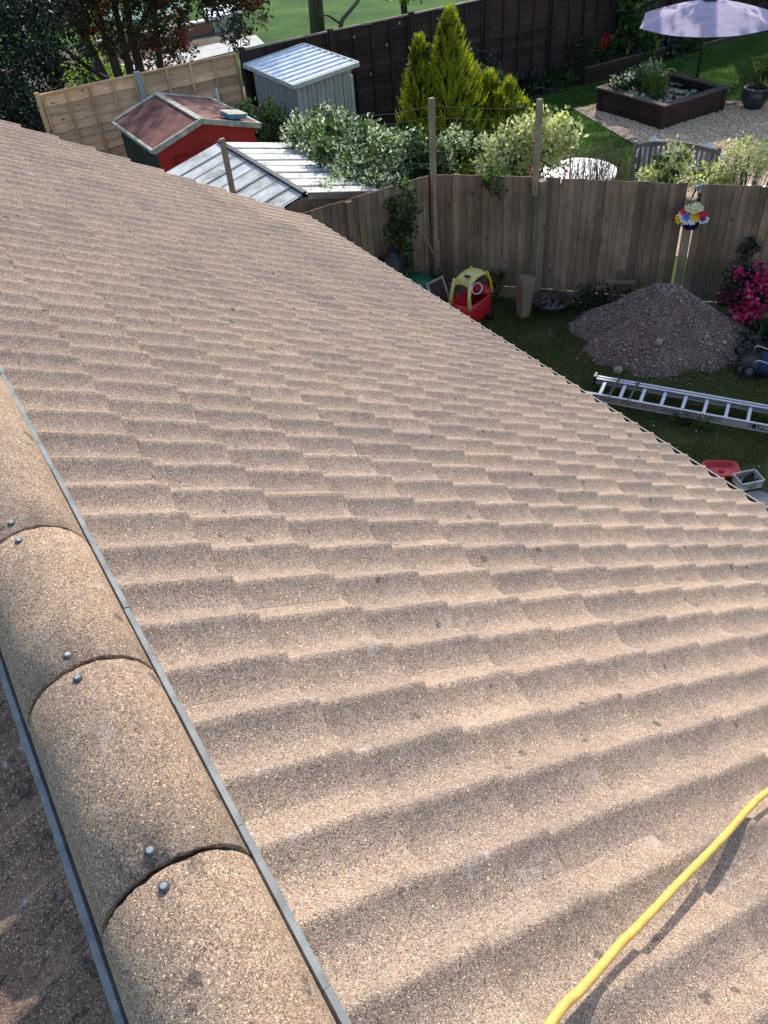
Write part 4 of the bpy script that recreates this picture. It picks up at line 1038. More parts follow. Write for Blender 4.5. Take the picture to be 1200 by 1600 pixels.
# ================================================================== NEIGHBOUR'S GARDEN
# raised pond
pd = thing('raised_pond', 'square raised garden pond of dark stained timber with plants', 'pond', (15.41, 11.02, GZ))
x0, x1, y0, y1, zt = 14.50, 16.34, 10.08, 11.97, -4.14
for nm, c_, s_ in (('side_board', ((x0 + x1) / 2, y0, 0), (x1 - x0, .04, 0)), ('side_board', ((x0 + x1) / 2, y1, 0), (x1 - x0, .04, 0)), ('side_board', (x0, (y0 + y1) / 2, 0), (.04, y1 - y0, 0)), ('side_board', (x1, (y0 + y1) / 2, 0), (.04, y1 - y0, 0))):
    for k in range(3):
        mb = MB(); mb.box((c_[0], c_[1], GZ + .075 + k * .152), (s_[0] - (.05 if s_[0] > .1 else 0), s_[1] - (.05 if s_[1] > .1 else 0), .148)); part(nm, mb, 'brown_wood', pd)
for x in (x0, x1):
    for y in (y0, y1):
        mb = MB(); mb.box((x, y, (GZ + zt) / 2), (.10, .10, zt - GZ)); part('corner_post', mb, 'brown_wood_v', pd)
M['rim_wood'] = wood('weathered_dark_rim', (.05, .032, .028), (.16, .12, .10), 0, False, 0)
for a, b in (((x0 - .09, y0), (x1 + .09, y0)), ((x0 - .09, y1), (x1 + .09, y1)), ((x0, y0 + .085), (x0, y1 - .085)), ((x1, y0 + .085), (x1, y1 - .085))):
    mb = MB(); mb.beam((*a, zt + .02), (*b, zt + .02), .17, .035); part('rim', mb, 'rim_wood', pd)
mb = MB(); mb.add([(x0 + .02, y0 + .02, -4.26), (x1 - .02, y0 + .02, -4.26), (x1 - .02, y1 - .02, -4.26), (x0 + .02, y1 - .02, -4.26)], [(0, 1, 2, 3)]); part('water', mb, 'water', pd)
mb = MB(); mb.lathe([(.0, .16), (.012, .15), (.018, .08), (.05, .02), (.055, -.02)], n=10); part('fountain_nozzle', mb, 'black', pd, Tr((15.30, 10.55, -4.25)))
# planting shelf on the left and back part of the pond
mb = MB(); mb.slab([(x0 + .03, y0 + .55, -4.24), (15.10, y0 + .75, -4.24), (15.5, y1 - .55, -4.24), (16.0, y1 - .03, -4.24), (x0 + .03, y1 - .03, -4.24)], (0, 0, -.05)); part('planting_shelf', mb, 'soil', pd)
for i in range(26):
    t_ = i / 25; x = x0 + .16 + random.uniform(-.05, .06); y = y1 - .2 - 1.55 * t_
    if i % 3 == 0: x += .14
    rock('stone', 'rounded stone among those along the left inside edge of the raised pond', (x, y, -4.17), random.uniform(.045, .075), random.choice(['stone', 'stone_b', 'stone']), 60 + i, 'stones edging the pond')
for i in range(9):
    x = 14.75 + i * .09; rock('stone', 'small grey stone in the short row at the front inside edge of the raised pond', (x, y0 + .16 + random.uniform(-.02, .04), -4.17), random.uniform(.04, .06), 'stone', 90 + i, 'stones at the front edge of the pond')
def pads(cx, cy, n_, seed):
    g_ = random.Random(seed); mb = MB()
    for i in range(n_):
        a, r_ = g_.random() * 6.28, g_.random() * .26; R_ = g_.uniform(.05, .085); x, y = cx + math.cos(a) * r_, cy + math.sin(a) * r_
        mb.add([(x, y, -4.245)] + [(x + R_ * math.cos(q), y + R_ * math.sin(q), -4.24 + .012 * g_.random()) for q in [a + .3 + 5.6 * j / 9 for j in range(10)]], [(0, j, j + 1) for j in range(1, 10)])
    return mb
for i, (cx_, cy_) in enumerate(((15.85, 10.75), (16.0, 11.3), (15.55, 11.1))):
    tag(part('water_lily', pads(cx_, cy_, 8, i), 'lily'), ['patch of pale lily pads nearest the front corner of the raised pond', 'patch of pale lily pads nearest the parasol pole in the raised pond', 'patch of pale lily pads beside the reeds in the raised pond'][i], 'water lily', 'water lilies in the pond')
def reeds(name, label, cat, loc, n_, h, spread, mat, seed, w_=.022, lean=.35, group=None):
    g_ = np.random.default_rng(seed); P = np.array(loc) + np.c_[g_.normal(size=(n_, 2)) * spread, np.zeros(n_)]
    D = unit(np.c_[g_.normal(size=(n_, 2)) * lean, np.ones(n_)]); N = unit(g_.normal(size=(n_, 3))); N = unit(N - D * (N * D).sum(1, keepdims=True)); L = h * (.55 + .6 * g_.random(n_))
    S_ = np.cross(D, N); P1 = P + D * L[:, None] * .55; D2 = unit(D + np.c_[g_.normal(size=(n_, 2)) * lean, -np.ones(n_) * .3]); P2 = P1 + D2 * L[:, None] * .5
    V = np.stack([P - S_ * w_ / 2, P + S_ * w_ / 2, P1 + S_ * w_ * .4, P2, P1 - S_ * w_ * .4], 1)
    o = link(name, npmesh(name, V, [(0, 1, 2), (0, 2, 4), (4, 2, 3)], mat)); return tag(o, label, cat, group)
reeds('reed', 'upright green reeds growing in the middle of the raised pond', 'reeds', (15.25, 11.15, -4.25), 150, .62, .10, 'reed', 4)
reeds('reed', 'yellowish sedge tuft beside the reeds in the raised pond', 'reeds', (15.55, 11.35, -4.25), 120, .34, .09, 'reed', 5, lean=.6)
shrub('pond_plant', 'white flowered marginal plant at the left corner of the raised pond', 'plant', (14.85, 11.6, -4.24), [(14.80, 11.65, -4.02, .30, .22, .13), (15.05, 11.55, -3.98, .2, .2, .13)], 650, .085, 'lf_mid', .55, seed=21, r0=.01,
      extra=[('blossom', 'fl_white', 90, .05, .9, [(14.72, 11.55, -3.90, .22, .18, .07)], .6)])
shrub('pond_plant', 'feathery pale leaved plant at the back corner of the raised pond', 'plant', (15.75, 11.75, -4.24), [(15.75, 11.75, -4.0, .34, .18, .14), (16.05, 11.75, -4.03, .2, .14, .1)], 500, .11, 'lf_white', .35, seed=22, r0=.01)
shrub('pond_plant', 'small green leafy plant at the front edge of the raised pond', 'plant', (14.75, 10.65, -4.24), [(14.78, 10.6, -4.12, .16, .2, .08)], 260, .06, 'lf_mid', .6, seed=23, r0=.01)
# paver edging round the gravel
pe = thing('paver_edging', 'row of weathered stone pavers edging the gravel area', 'edging', (13.5, 9.4, GZ))
ml = [(14.25, 12.45), (13.36, 9.28)]; q0, q1 = Vector(ml[0]), Vector(ml[1]); dd = (q1 - q0); an = math.atan2(dd.y, dd.x)
pv = [board_mesh('paver', .245, .20, .05, 70 + i, 'x', .006, 3) for i in range(4)]
M['paver'] = plain('weathered_paver', (.22, .17, .135), .9, var=.4, scale=9)
for me in pv: me.materials.append(M['paver'])
def row(o, a, b, mes, step, z, nm='paver'):
    a, b = Vector(a), Vector(b); L = (b - a).length; an = math.atan2((b - a).y, (b - a).x); d_ = (b - a).normalized()
    for i in range(int(L / step)):
        p_ = a + d_ * i * step
        link(nm, random.choice(mes), None, o, Tr((p_.x, p_.y, z + random.uniform(-.004, .006))) @ RZ(an + random.uniform(-.02, .02)) @ Matrix.Rotation(R(90), 4, 'X'))
row(pe, ml[0], ml[1], pv, .25, GZ + .0)
row(pe, (13.36, 9.2), (12.2, 8.4), pv, .25, GZ + .0)
row(pe, (17.35, 9.95), (16.62, 10.45), pv, .25, GZ); row(pe, (16.62, 10.5), (16.62, 12.2), pv, .25, GZ)
# gravel
P = []
gp = [(14.2, 12.38), (13.42, 9.3), (11.0, 7.6), (9.6, 6.5), (11.0, 4.2), (17.2, 4.5), (17.4, 10.1), (16.6, 10.25), (16.6, 12.2)]
def inside(x, y, poly):
    c = False; j = len(poly) - 1
    for i in range(len(poly)):
        if (poly[i][1] > y) != (poly[j][1] > y) and x < (poly[j][0] - poly[i][0]) * (y - poly[i][1]) / (poly[j][1] - poly[i][1]) + poly[i][0]: c = not c
        j = i
    return c
while len(P) < 26000:
    x, y = rng.uniform(9.6, 17.4), rng.uniform(6.6, 12.4)
    if y < 13.8 - .4 * x or not inside(x, y, gp): continue
    P.append((x, y, GZ + .006))
P = np.array(P); tag(link('gravel', rocks('gravel', P, .012 + .016 * rng.random(len(P)), 'gravel_stone', 8)), kind='stuff')
# parasol
um = thing('parasol', 'large lavender garden parasol on a black pole behind the pond', 'parasol', (16.85, 11.3, GZ))
mb = MB(); mb.tube([(16.85, 11.3, GZ), (16.83, 11.28, -2.72)], .024, 10); part('pole', mb, 'black', um)
mb = MB(); mb.box((16.85, 11.3, GZ + .04), (.5, .5, .08)); part('base', mb, 'black', um)
mb = MB(); mb.tube([(16.84, 11.3, -3.95), (16.95, 11.25, -3.95), (16.97, 11.22, -4.0)], .012, 6); part('crank', mb, 'black', um)
cxu, cyu, ru, ns = 16.83, 11.28, 1.62, 6
def can(u, k):      # u: 0 apex..1 edge ; k: angle in segments
    a = R(-140) + 2 * PI * k / ns; fr_ = k - math.floor(k); chord = math.cos(PI / ns) / math.cos((fr_ - .5) * 2 * PI / ns)
    r_ = ru * u * (chord * .985); sag = -.035 * math.sin(PI * fr_) * u
    return (cxu + r_ * math.cos(a), cyu + r_ * math.sin(a), -2.66 - .40 * u ** 1.35 + sag * 1.4)
for k in range(ns):
    mb = MB(); nu, nk = 8, 8
    vs = [can(.05 + .95 * i / nu, k + j / nk * .9999) for i in range(nu + 1) for j in range(nk + 1)]
    vs += [(x, y, z - .004) for x, y, z in vs]; q = (nu + 1) * (nk + 1)
    fs = [(i * (nk + 1) + j, (i + 1) * (nk + 1) + j, (i + 1) * (nk + 1) + j + 1, i * (nk + 1) + j + 1) for i in range(nu) for j in range(nk)]
    mb.add(vs, fs + [tuple(q + t_ for t_ in f[::-1]) for f in fs], True); part('canopy_panel', mb, 'parasol', um)
    e = can(1, k); e0 = can(.03, k); mb = MB(); mb.tube([(e0[0], e0[1], e0[2] - .02), (can(.5, k)[0], can(.5, k)[1], can(.5, k)[2] - .02), (e[0], e[1], e[2] - .01)], .008, 5); part('rib', mb, 'black', um)
mb = MB(); mb.lathe([(0.001, .09), (.03, .06), (.16, .015), (.17, 0), (.001, 0)], c=(cxu, cyu, -2.67), n=16); part('top_vent', mb, 'black', um)
# round table
tb = thing('garden_table', 'round glossy white garden table behind bare twigs', 'table', (10.35, 8.05, GZ))
M['gloss_white'] = plain('gloss_white_top', (.62, .62, .62), .35, 0, .6, .05, 6)
mb = MB(); mb.lathe([(0.001, .03), (.64, .03), (.67, .02), (.67, -.01), (.001, -.01)], c=(10.2, 8.0, -3.93), n=40, smooth=False); part('table_top', mb, 'gloss_white', tb)
for a in range(4):
    t_ = a * PI / 2 + .5; mb = MB(); mb.tube([(10.35 + .3 * math.cos(t_), 8.05 + .3 * math.sin(t_), -3.94), (10.35 + .4 * math.cos(t_), 8.05 + .4 * math.sin(t_), GZ)], .018, 6); part('leg', mb, 'white', tb)
# bench with cushions: back towards the board fence
bn = thing('garden_bench', 'grey slatted wooden garden bench with curved back', 'bench', (11.85, 7.35, GZ), math.atan2(-1.10, .67)); L0 = LOC(bn)
wB = 1.42
for x in (-wB / 2, wB / 2):
    mb = MB(); mb.box((x, -.02, .46), (.06, .06, .92)); part('back_post', mb, 'bench_wood', bn, L0)
    mb = MB(); mb.box((x, .50, .30), (.06, .06, .60)); part('leg', mb, 'bench_wood', bn, L0)
    mb = MB(); mb.box((x, .24, .62), (.07, .56, .035)); part('armrest', mb, 'bench_wood', bn, L0)
for i in range(15):
    x = -wB / 2 + .1 + (wB - .2) * i / 14; h = .80 + .09 * math.cos((x / wB) * PI) ; mb = MB(); mb.box((x, -.015, .42 + (h - .42) / 2), (.045, .018, h - .42)); part('back_slat', mb, 'bench_wood', bn, L0)
mb = MB()
for i in range(12):
    xa, xb = -wB / 2 + wB * i / 12, -wB / 2 + wB * (i + 1) / 12; za, zb = (.84 + .09 * math.cos(q / wB * PI) for q in (xa, xb)); mb.beam((xa, -.02, za), (xb, -.02, zb), .035, .075)
part('top_rail', mb, 'bench_wood', bn, L0)
for i in range(6):
    mb = MB(); mb.box((0, .06 + i * .085, .42), (wB, .07, .022)); part('seat_slat', mb, 'bench_wood', bn, L0)
mb = MB(); mb.box((0, .48, .37), (wB, .03, .07)); part('front_rail', mb, 'bench_wood', bn, L0)
def cushion(L, label, rot):
    mb = MB(); n_ = 9; vs = []
    for s_ in (1, -1):
        for i in range(n_):
            for j in range(n_):
                u, v = -1 + 2 * i / (n_ - 1), -1 + 2 * j / (n_ - 1); th = .085 * (1 - u ** 4) ** .5 * (1 - v ** 4) ** .5
                vs.append((u * .22 * (1 - .10 * (1 - v * v)), s_ * th, v * .22 * (1 - .10 * (1 - u * u))))
    q = n_ * n_; fs = [(i * n_ + j, i * n_ + j + 1, (i + 1) * n_ + j + 1, (i + 1) * n_ + j) for i in range(n_ - 1) for j in range(n_ - 1)]
    mb.add(vs, fs + [tuple(q + t_ for t_ in f[::-1]) for f in fs], True); o = part('cushion', mb, 'white', None, L @ rot); tag(o, label, 'cushion')
cushion(L0, 'white cushion standing point up at the left end of the garden bench', Tr((-.42, .09, .70)) @ Matrix.Rotation(R(45), 4, 'Y') @ Matrix.Rotation(R(-10), 4, 'X'))
cushion(L0, 'white cushion leaning on the right end of the garden bench', Tr((.55, .09, .68)) @ Matrix.Rotation(R(35), 4, 'Y') @ Matrix.Rotation(R(-10), 4, 'X'))
cushion(L0, 'white cushion in the middle of the garden bench behind the pale shrub', Tr((.05, .10, .62)) @ Matrix.Rotation(R(8), 4, 'Y') @ Matrix.Rotation(R(-10), 4, 'X'))
wc = thing('garden_chair', 'pale blue white plastic chair back behind the shrub at the right edge', 'chair', (12.4, 5.65, GZ), .6); L0 = LOC(wc)
mb = loft([rrect(.22, .02, .42), rrect(.24, .02, .7), rrect(.20, .02, .86), rrect(.1, .015, .89), rrect(.001, .001, .89)]); part('backrest', mb, 'white', wc, L0)
mb = MB(); mb.box((0, .22, .42), (.44, .44, .03)); part('seat', mb, 'white', wc, L0)
for x in (-.2, .2):
    for y in (.02, .42):
        mb = MB(); mb.box((x, y, .2), (.035, .035, .42)); part('leg', mb, 'white', wc, L0)
# bird bath
bb = thing('bird_bath', 'small pale stone bird bath beside the golden shrub', 'bird bath', (11.85, 12.1, GZ)); L0 = LOC(bb)
mb = MB(); mb.lathe([(.17, 0), (.17, .05), (.09, .10), (.07, .35), (.10, .48)], n=18); part('pedestal', mb, 'stone', bb, L0)
mb = MB(); mb.lathe([(.09, .48), (.24, .52), (.29, .60), (.27, .605), (.20, .55), (.001, .53)], n=24); part('basin', mb, 'stone', bb, L0)
# glazed pots with shrubs
def potted(x, y, rr, h, label, seed, mat='lf_photinia'):
    o = thing('plant_pot', label, 'pot', (x, y, GZ)); L0 = LOC(o)
    mb = MB(); mb.lathe([(rr * .62, 0), (rr * .95, h * .4), (rr, h * .75), (rr * .9, h * .93), (rr * .98, h), (rr * .86, h), (rr * .8, h * .85), (.001, h * .83)], n=26); part('pot', mb, 'terracotta', o, L0)
    return o
potted(16.95, 9.72, .29, .42, 'dark glazed round pot on the gravel beside the lawn', 1)
shrub('potted_shrub', 'bronze leaved shrub growing in the dark glazed pot', 'shrub', (16.95, 9.72, GZ + .36), [(16.95, 9.75, GZ + .68, .36, .34, .26), (17.2, 9.6, GZ + .8, .25, .25, .2)], 900, .06, 'lf_photinia', .5, seed=31)
potted(17.15, 9.05, .26, .45, 'dark pot at the right edge on the gravel', 2)
shrub('potted_shrub', 'green shrub growing in the dark pot at the right edge', 'shrub', (17.15, 9.05, GZ + .38), [(17.2, 9.1, GZ + .75, .40, .38, .3), (17.6, 9.5, GZ + .8, .3, .3, .3)], 900, .06, 'lf_mid', .5, seed=32)
# raised planter along the brown fence
pt = thing('timber_planter', 'long low dark timber planter against the brown fence', 'planter', (17, 14.0, GZ))
for k in range(3):
    mb = MB(); mb.box((17.0, 13.72, GZ + .06 + k * .125), (2.7, .045, .12)); part('side_board', mb, 'brown_wood', pt)
for xx in (15.67, 18.33):
    mb = MB(); mb.box((xx, 14.0, GZ + .185), (.045, .6, .37)); part('end_board', mb, 'brown_wood', pt)
mb = MB(); mb.box((17.0, 14.03, GZ + .30), (2.6, .56, .04)); part('soil_fill', mb, 'soil', pt)
mb = MB(); mb.box((17.0, 13.72, GZ + .385), (2.72, .09, .03)); part('capping', mb, 'rim_wood', pt)
shrub('flowering_shrub', 'red flowered shrub in the timber planter by the brown fence', 'shrub', (16.2, 14.0, GZ + .3), [(15.95, 14.0, -3.95, .38, .22, .32), (16.4, 13.95, -4.0, .3, .2, .26)], 1300, .07, 'lf_mid', .5, seed=33,
      extra=[('blossom', 'fl_red', 190, .06, .8, [(16.35, 13.85, -3.80, .2, .15, .14)], .5)])
shrub('large_leaf_shrub', 'tall shrub with big hand shaped leaves beside the brown fence', 'shrub', (17.4, 14.0, GZ + .3), [(17.3, 14.0, -3.9, .42, .25, .35), (17.35, 14.0, -3.35, .40, .22, .35), (17.25, 14.1, -2.95, .2, .15, .25), (17.75, 13.9, -3.9, .3, .2, .25)], 800, .17, 'lf_climb', .55, seed=34)
for i, (x, y, lb_, mt) in enumerate(((15.0, 14.05, 'green leafy hosta in the soil left of the timber planter', 'lf_mid'), (13.8, 13.95, 'dark leafy clump in the soil strip between the bird bath and the planter', 'lf_dark'), (18.85, 14.1, 'dark hosta in the bed just right of the timber planter', 'lf_dark'), (19.75, 14.15, 'green hosta in the bed behind the parasol pole', 'lf_mid'), (14.3, 14.1, 'dark low fern at the foot of the brown fence', 'lf_dark'))):
    shrub('hosta', lb_, 'plant', (x, y, GZ), [(x, y, GZ + .14, .30, .24, .16)], 240, .15, mt, .45, seed=40 + i, r0=.01, up=.6)
# pink roses / green shrub near the bird bath
shrub('rose_bush', 'shrub with lilac pink blossoms beside the bird bath', 'shrub', (11.7, 12.6, GZ), [(11.5, 12.7, -4.0, .35, .3, .45), (11.9, 12.55, -3.7, .25, .22, .4)], 1100, .07, 'lf_mid', .5, seed=46,
      extra=[('blossom', 'fl_lilac', 160, .06, .9, None, .9)])
shrub('green_shrub', 'dark green shrub at the brown fence right of the conifer', 'shrub', (12.3, 13.8, GZ), [(12.2, 13.8, -3.8, .5, .35, .5), (12.7, 13.9, -3.9, .45, .3, .45), (11.7, 13.6, -3.4, .35, .3, .45)], 2200, .08, 'lf_dark', .5, seed=47)
mb = MB(); mb.lathe([(.001, .05), (.035, .035), (.05, 0), (.035, -.035), (.001, -.05)], n=12); tag(part('ball', mb, plain('tennis_yellow', (.55, .65, .25), .9), None, Tr((14.05, 12.5, GZ + .05))), 'small yellow green ball on the lawn left of the pond', 'ball')

# golden conifer
def conifer(name, label, base, spires, seed, nspray=900):
    o = thing(name, label, 'conifer', base)
    g_ = np.random.default_rng(seed); V = []; VI = []; mbs = MB()
    for (x, y, zt, zb, rad, wt) in spires:
        mbs.tube([(x, y, zb - .3), (x, y, (zt + zb) / 2), (x, y, zt - .15)], [.07, .045, .008], 6)
        n_ = int(nspray * wt)
        u = g_.random(n_) ** .8; h = zb + (zt - zb) * u
        prf = np.minimum(1, (1 - u) * 1.75) ** .85 * np.minimum(1, .72 + u * 1.6)
        a = g_.random(n_) * 2 * PI; wob = 1 + .34 * np.sin(a * 4 + h * 7) * np.sin(h * 5 + a * 2)
        rr = rad * prf * (.55 + .45 * g_.random(n_) ** .5) * wob
        P = np.c_[x + rr * np.cos(a), y + rr * np.sin(a), h]
        D = unit(np.c_[np.cos(a) * .62, np.sin(a) * .62, np.ones(n_) * (1.05 + .5 * u)] + g_.normal(size=(n_, 3)) * .15)
        L = (.20 + .12 * g_.random(n_)) * (1 - .45 * u)
        T = unit(np.c_[-np.sin(a), np.cos(a), np.zeros(n_)] + g_.normal(size=(n_, 3)) * .35); T = unit(T - D * (T * D).sum(1, keepdims=True))
        nl = 12
        for j in range(nl):
            t_ = j / nl; sd = 1 if j % 2 else -1
            Pj = P + D * (L * t_)[:, None]; Dj = unit(D + T * sd * .75 * (1 - t_) + g_.normal(size=(n_, 3)) * .15)
            ln = L * (.42 - .22 * t_) * (.8 + .4 * g_.random(n_)); V.append(leaf_quads(Pj, Dj, unit(np.cross(D, T)), ln, ln * .30))
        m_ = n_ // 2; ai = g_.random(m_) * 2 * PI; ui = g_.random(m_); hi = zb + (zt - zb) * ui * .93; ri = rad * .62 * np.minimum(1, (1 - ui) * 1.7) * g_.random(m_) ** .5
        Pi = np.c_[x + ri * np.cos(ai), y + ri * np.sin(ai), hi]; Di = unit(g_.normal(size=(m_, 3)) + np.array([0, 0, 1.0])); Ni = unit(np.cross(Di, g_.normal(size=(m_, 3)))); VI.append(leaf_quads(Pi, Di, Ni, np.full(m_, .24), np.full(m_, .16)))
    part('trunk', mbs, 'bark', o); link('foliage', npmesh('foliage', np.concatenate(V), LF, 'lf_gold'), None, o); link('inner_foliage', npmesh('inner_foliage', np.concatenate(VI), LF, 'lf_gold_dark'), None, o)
conifer('golden_conifer', 'tall golden green conifer with two spires in front of the brown fence', (9.0, 10.1, GZ), [(8.93, 10.0, -1.58, -4.35, .54, 1.4), (8.42, 10.15, -1.92, -4.3, .36, .8), (9.4, 10.1, -2.42, -4.3, .42, .6), (8.15, 10.2, -3.1, -4.4, .35, .3)], 51, 1500)
conifer('golden_shrub', 'lower rounded golden conifer bush right of the tall conifer', (9.85, 10.1, GZ), [(9.78, 10.0, -2.68, -4.4, .50, .8), (10.15, 9.9, -2.85, -4.4, .46, .7), (9.75, 9.7, -2.95, -4.4, .42, .5), (10.35, 9.7, -3.2, -4.4, .38, .4)], 52, 1100)
# shrubs showing over the board fence
shrub('variegated_shrub', 'cream and green variegated shrub between the two tall mesh posts', 'shrub', (8.0, 7.0, GZ), [(7.62, 7.05, -2.88, .26, .28, .24), (7.85, 6.85, -2.72, .36, .34, .30), (8.12, 6.75, -2.62, .30, .3, .34), (8.35, 6.55, -2.66, .28, .28, .3), ], 5200, .062, 'lf_varieg', .6, seed=61, r0=.03,
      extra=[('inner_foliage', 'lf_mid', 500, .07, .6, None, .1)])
shrub('rose_bush', 'shrub with magenta flowers showing behind the right mesh post', 'shrub', (8.75, 7.3, GZ), [(8.75, 7.3, -3.25, .4, .35, .4)], 900, .06, 'lf_climb', .5, seed=66, extra=[('blossom', 'fl_pink', 45, .065, .9, None, .9)])
shrub('variegated_shrub', 'cream and green variegated shrub growing in front of the garden bench', 'shrub', (9.2, 5.25, GZ), [(9.02, 5.12, -2.92, .20, .2, .2), (9.10, 5.02, -2.74, .17, .17, .2), (9.4, 4.8, -2.98, .28, .26, .10), (9.0, 5.2, -3.1, .25, .25, .2)], 2000, .058, 'lf_varieg', .6, seed=62, extra=[('inner_foliage', 'lf_mid', 250, .07, .6, None, .1)])
shrub('variegated_shrub', 'cream and green variegated shrub reaching the right edge of the picture above the fence', 'shrub', (9.8, 4.6, GZ), [(9.55, 4.62, -2.94, .22, .2, .09), (9.85, 4.45, -2.72, .28, .25, .16), (10.1, 4.2, -2.75, .3, .3, .2), (9.7, 4.7, -3.0, .35, .2, .14)], 2300, .05, 'lf_varieg', .55, seed=63)
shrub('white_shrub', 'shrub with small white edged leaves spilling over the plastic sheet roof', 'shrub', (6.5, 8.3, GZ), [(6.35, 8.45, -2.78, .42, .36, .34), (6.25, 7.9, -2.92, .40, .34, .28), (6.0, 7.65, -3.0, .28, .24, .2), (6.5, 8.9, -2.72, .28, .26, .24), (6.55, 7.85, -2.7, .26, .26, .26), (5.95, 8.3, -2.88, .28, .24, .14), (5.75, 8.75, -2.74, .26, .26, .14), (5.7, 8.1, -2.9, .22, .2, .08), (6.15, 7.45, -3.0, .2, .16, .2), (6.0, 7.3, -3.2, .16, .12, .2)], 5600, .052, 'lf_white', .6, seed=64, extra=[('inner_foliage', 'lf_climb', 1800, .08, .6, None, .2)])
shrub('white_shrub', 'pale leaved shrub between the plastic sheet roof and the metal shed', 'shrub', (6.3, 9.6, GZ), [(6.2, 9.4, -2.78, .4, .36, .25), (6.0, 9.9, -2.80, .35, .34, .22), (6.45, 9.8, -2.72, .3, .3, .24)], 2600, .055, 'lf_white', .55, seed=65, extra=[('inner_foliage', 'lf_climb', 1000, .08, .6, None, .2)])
shrub('climber', 'dark green climber massed beside the left mesh post', 'climber', (6.8, 7.8, GZ), [(6.75, 7.7, -2.86, .30, .28, .30), (6.9, 7.6, -3.1, .35, .3, .35), (6.55, 7.55, -3.05, .3, .25, .25)], 2400, .07, 'lf_climb', .6, seed=67, extra=[('inner_foliage', 'lf_dark', 900, .09, .6, None, .1)])
shrub('climber', 'ivy trailing down the board fence below the plastic sheet roof', 'climber', (5.95, 7.0, GZ), [(5.95, 7.02, -3.05, .22, .10, .28), (5.85, 7.0, -3.5, .18, .09, .35), (5.9, 7.0, -3.95, .16, .08, .3)], 1500, .06, 'lf_climb', .7, seed=68)
shrub('green_shrub', 'bright green bush in the corner between the red shed and the metal shed', 'shrub', (6.3, 12.2, GZ), [(6.05, 12.2, -3.05, .34, .32, .28), (6.35, 12.1, -3.3, .34, .3, .35), (6.55, 11.7, -3.55, .3, .3, .3), (5.95, 11.9, -3.5, .3, .3, .4)], 2800, .08, 'lf_climb', .6, seed=69)
shrub('climber', 'loose sprays of pale leaves lying on the plastic sheet roof', 'climber', (5.9, 7.5, -3.2), [(5.3, 7.75, -2.86, .28, .22, .07), (5.6, 8.0, -2.92, .25, .2, .06), (5.05, 7.9, -2.80, .15, .15, .05), (5.9, 7.6, -2.98, .2, .2, .1)], 420, .05, 'lf_white', .6, seed=70, r0=.008)
shrub('climber', 'single tuft of climber poking over the board fence left of the right mesh post', 'climber', (7.05, 6.40, -3.1), [(7.06, 6.38, -2.85, .10, .08, .09), (7.1, 6.32, -3.02, .10, .05, .1)], 170, .06, 'lf_climb', .7, seed=71, r0=.006)
shrub('white_shrub', 'sparse spray of white edged leaves in front of the conifer base', 'shrub', (7.2, 7.7, GZ), [(7.25, 7.6, -2.62, .3, .25, .1), (7.55, 7.55, -2.72, .2, .2, .1), (7.1, 7.6, -2.95, .22, .2, .25)], 650, .055, 'lf_white', .6, seed=72, r0=.012)
def twigs(name, label, c, rx, ry, h, n_, seed):
    g_ = random.Random(seed); mb = MB()
    for i in range(n_):
        a, r_ = g_.random() * 6.28, math.sqrt(g_.random()); x, y = c[0] + rx * r_ * math.cos(a), c[1] + ry * r_ * math.sin(a)
        hh = h * g_.uniform(.55, 1.1); l_ = (g_.uniform(-.12, .12), g_.uniform(-.12, .12)); mid = Vector((x + l_[0] * .4, y + l_[1] * .4, c[2] + hh * .55)); top = Vector((x + l_[0], y + l_[1], c[2] + hh))
        mb.tube([(x, y, c[2]), mid, top], [.006, .0045, .002], 3, False)
        for q in range(4):
            s_ = mid.lerp(top, g_.random()); mb.tube([s_, s_ + Vector((g_.uniform(-.09, .09), g_.uniform(-.09, .09), g_.uniform(.02, .12)))], [.003, .0015], 3, False)
    o = part(name, mb, 'twig'); return tag(o, label, 'twigs')
twigs('bare_shrub', 'bare brown twiggy shrub in front of the white table', (8.75, 6.15, -3.4), .50, .45, .62, 150, 1)
twigs('bare_shrub', 'reddish bare twigs standing behind the white table', (10.9, 9.3, GZ), .35, .35, .62, 90, 2)
twigs('bare_shrub', 'bare twiggy shrub above the fence at the right of the bench', (9.85, 4.65, -3.5), .45, .35, .80, 120, 3)
# azalea and weeds on our side
shrub('azalea', 'magenta azalea in flower at the right edge against the board fence', 'shrub', (9.15, 3.45, GZ), [(9.05, 3.45, -4.05, .30, .28, .26), (9.3, 3.35, -4.1, .28, .28, .26), (9.15, 3.55, -3.85, .2, .18, .16), (9.25, 3.7, -3.6, .12, .1, .12)], 1500, .06, 'lf_dark', .5, seed=81,
      extra=[('blossom', 'fl_pink', 900, .058, .95, [(8.95, 3.35, -4.02, .28, .22, .22), (9.22, 3.3, -4.08, .3, .25, .24), (9.12, 3.5, -3.82, .18, .16, .12), (9.05, 3.62, -3.62, .05, .05, .05)], .85)])
shrub('weed_clump', 'dark leafy weeds at the fence foot between the fire bowl and the gravel heap', 'plant', (8.0, 5.05, GZ), [(7.95, 5.1, GZ + .12, .35, .22, .16), (8.2, 4.85, GZ + .12, .25, .2, .16)], 1000, .06, 'lf_dark', .5, seed=82, r0=.008)
shrub('weed_clump', 'weeds growing up the fence foot beside the toy car', 'plant', (7.0, 6.25, GZ), [(7.05, 6.25, GZ + .2, .16, .12, .24), (6.25, 6.85, GZ + .2, .2, .12, .3)], 500, .06, 'lf_mid', .5, seed=83, r0=.008)
shrub('weed_clump', 'green broad leafed weeds growing in the lawn below the ladder', 'plant', (6.85, 2.3, GZ), [(6.85, 2.3, GZ + .04, .18, .16, .05)], 220, .06, 'lf_mid', .6, seed=84, r0=.004)
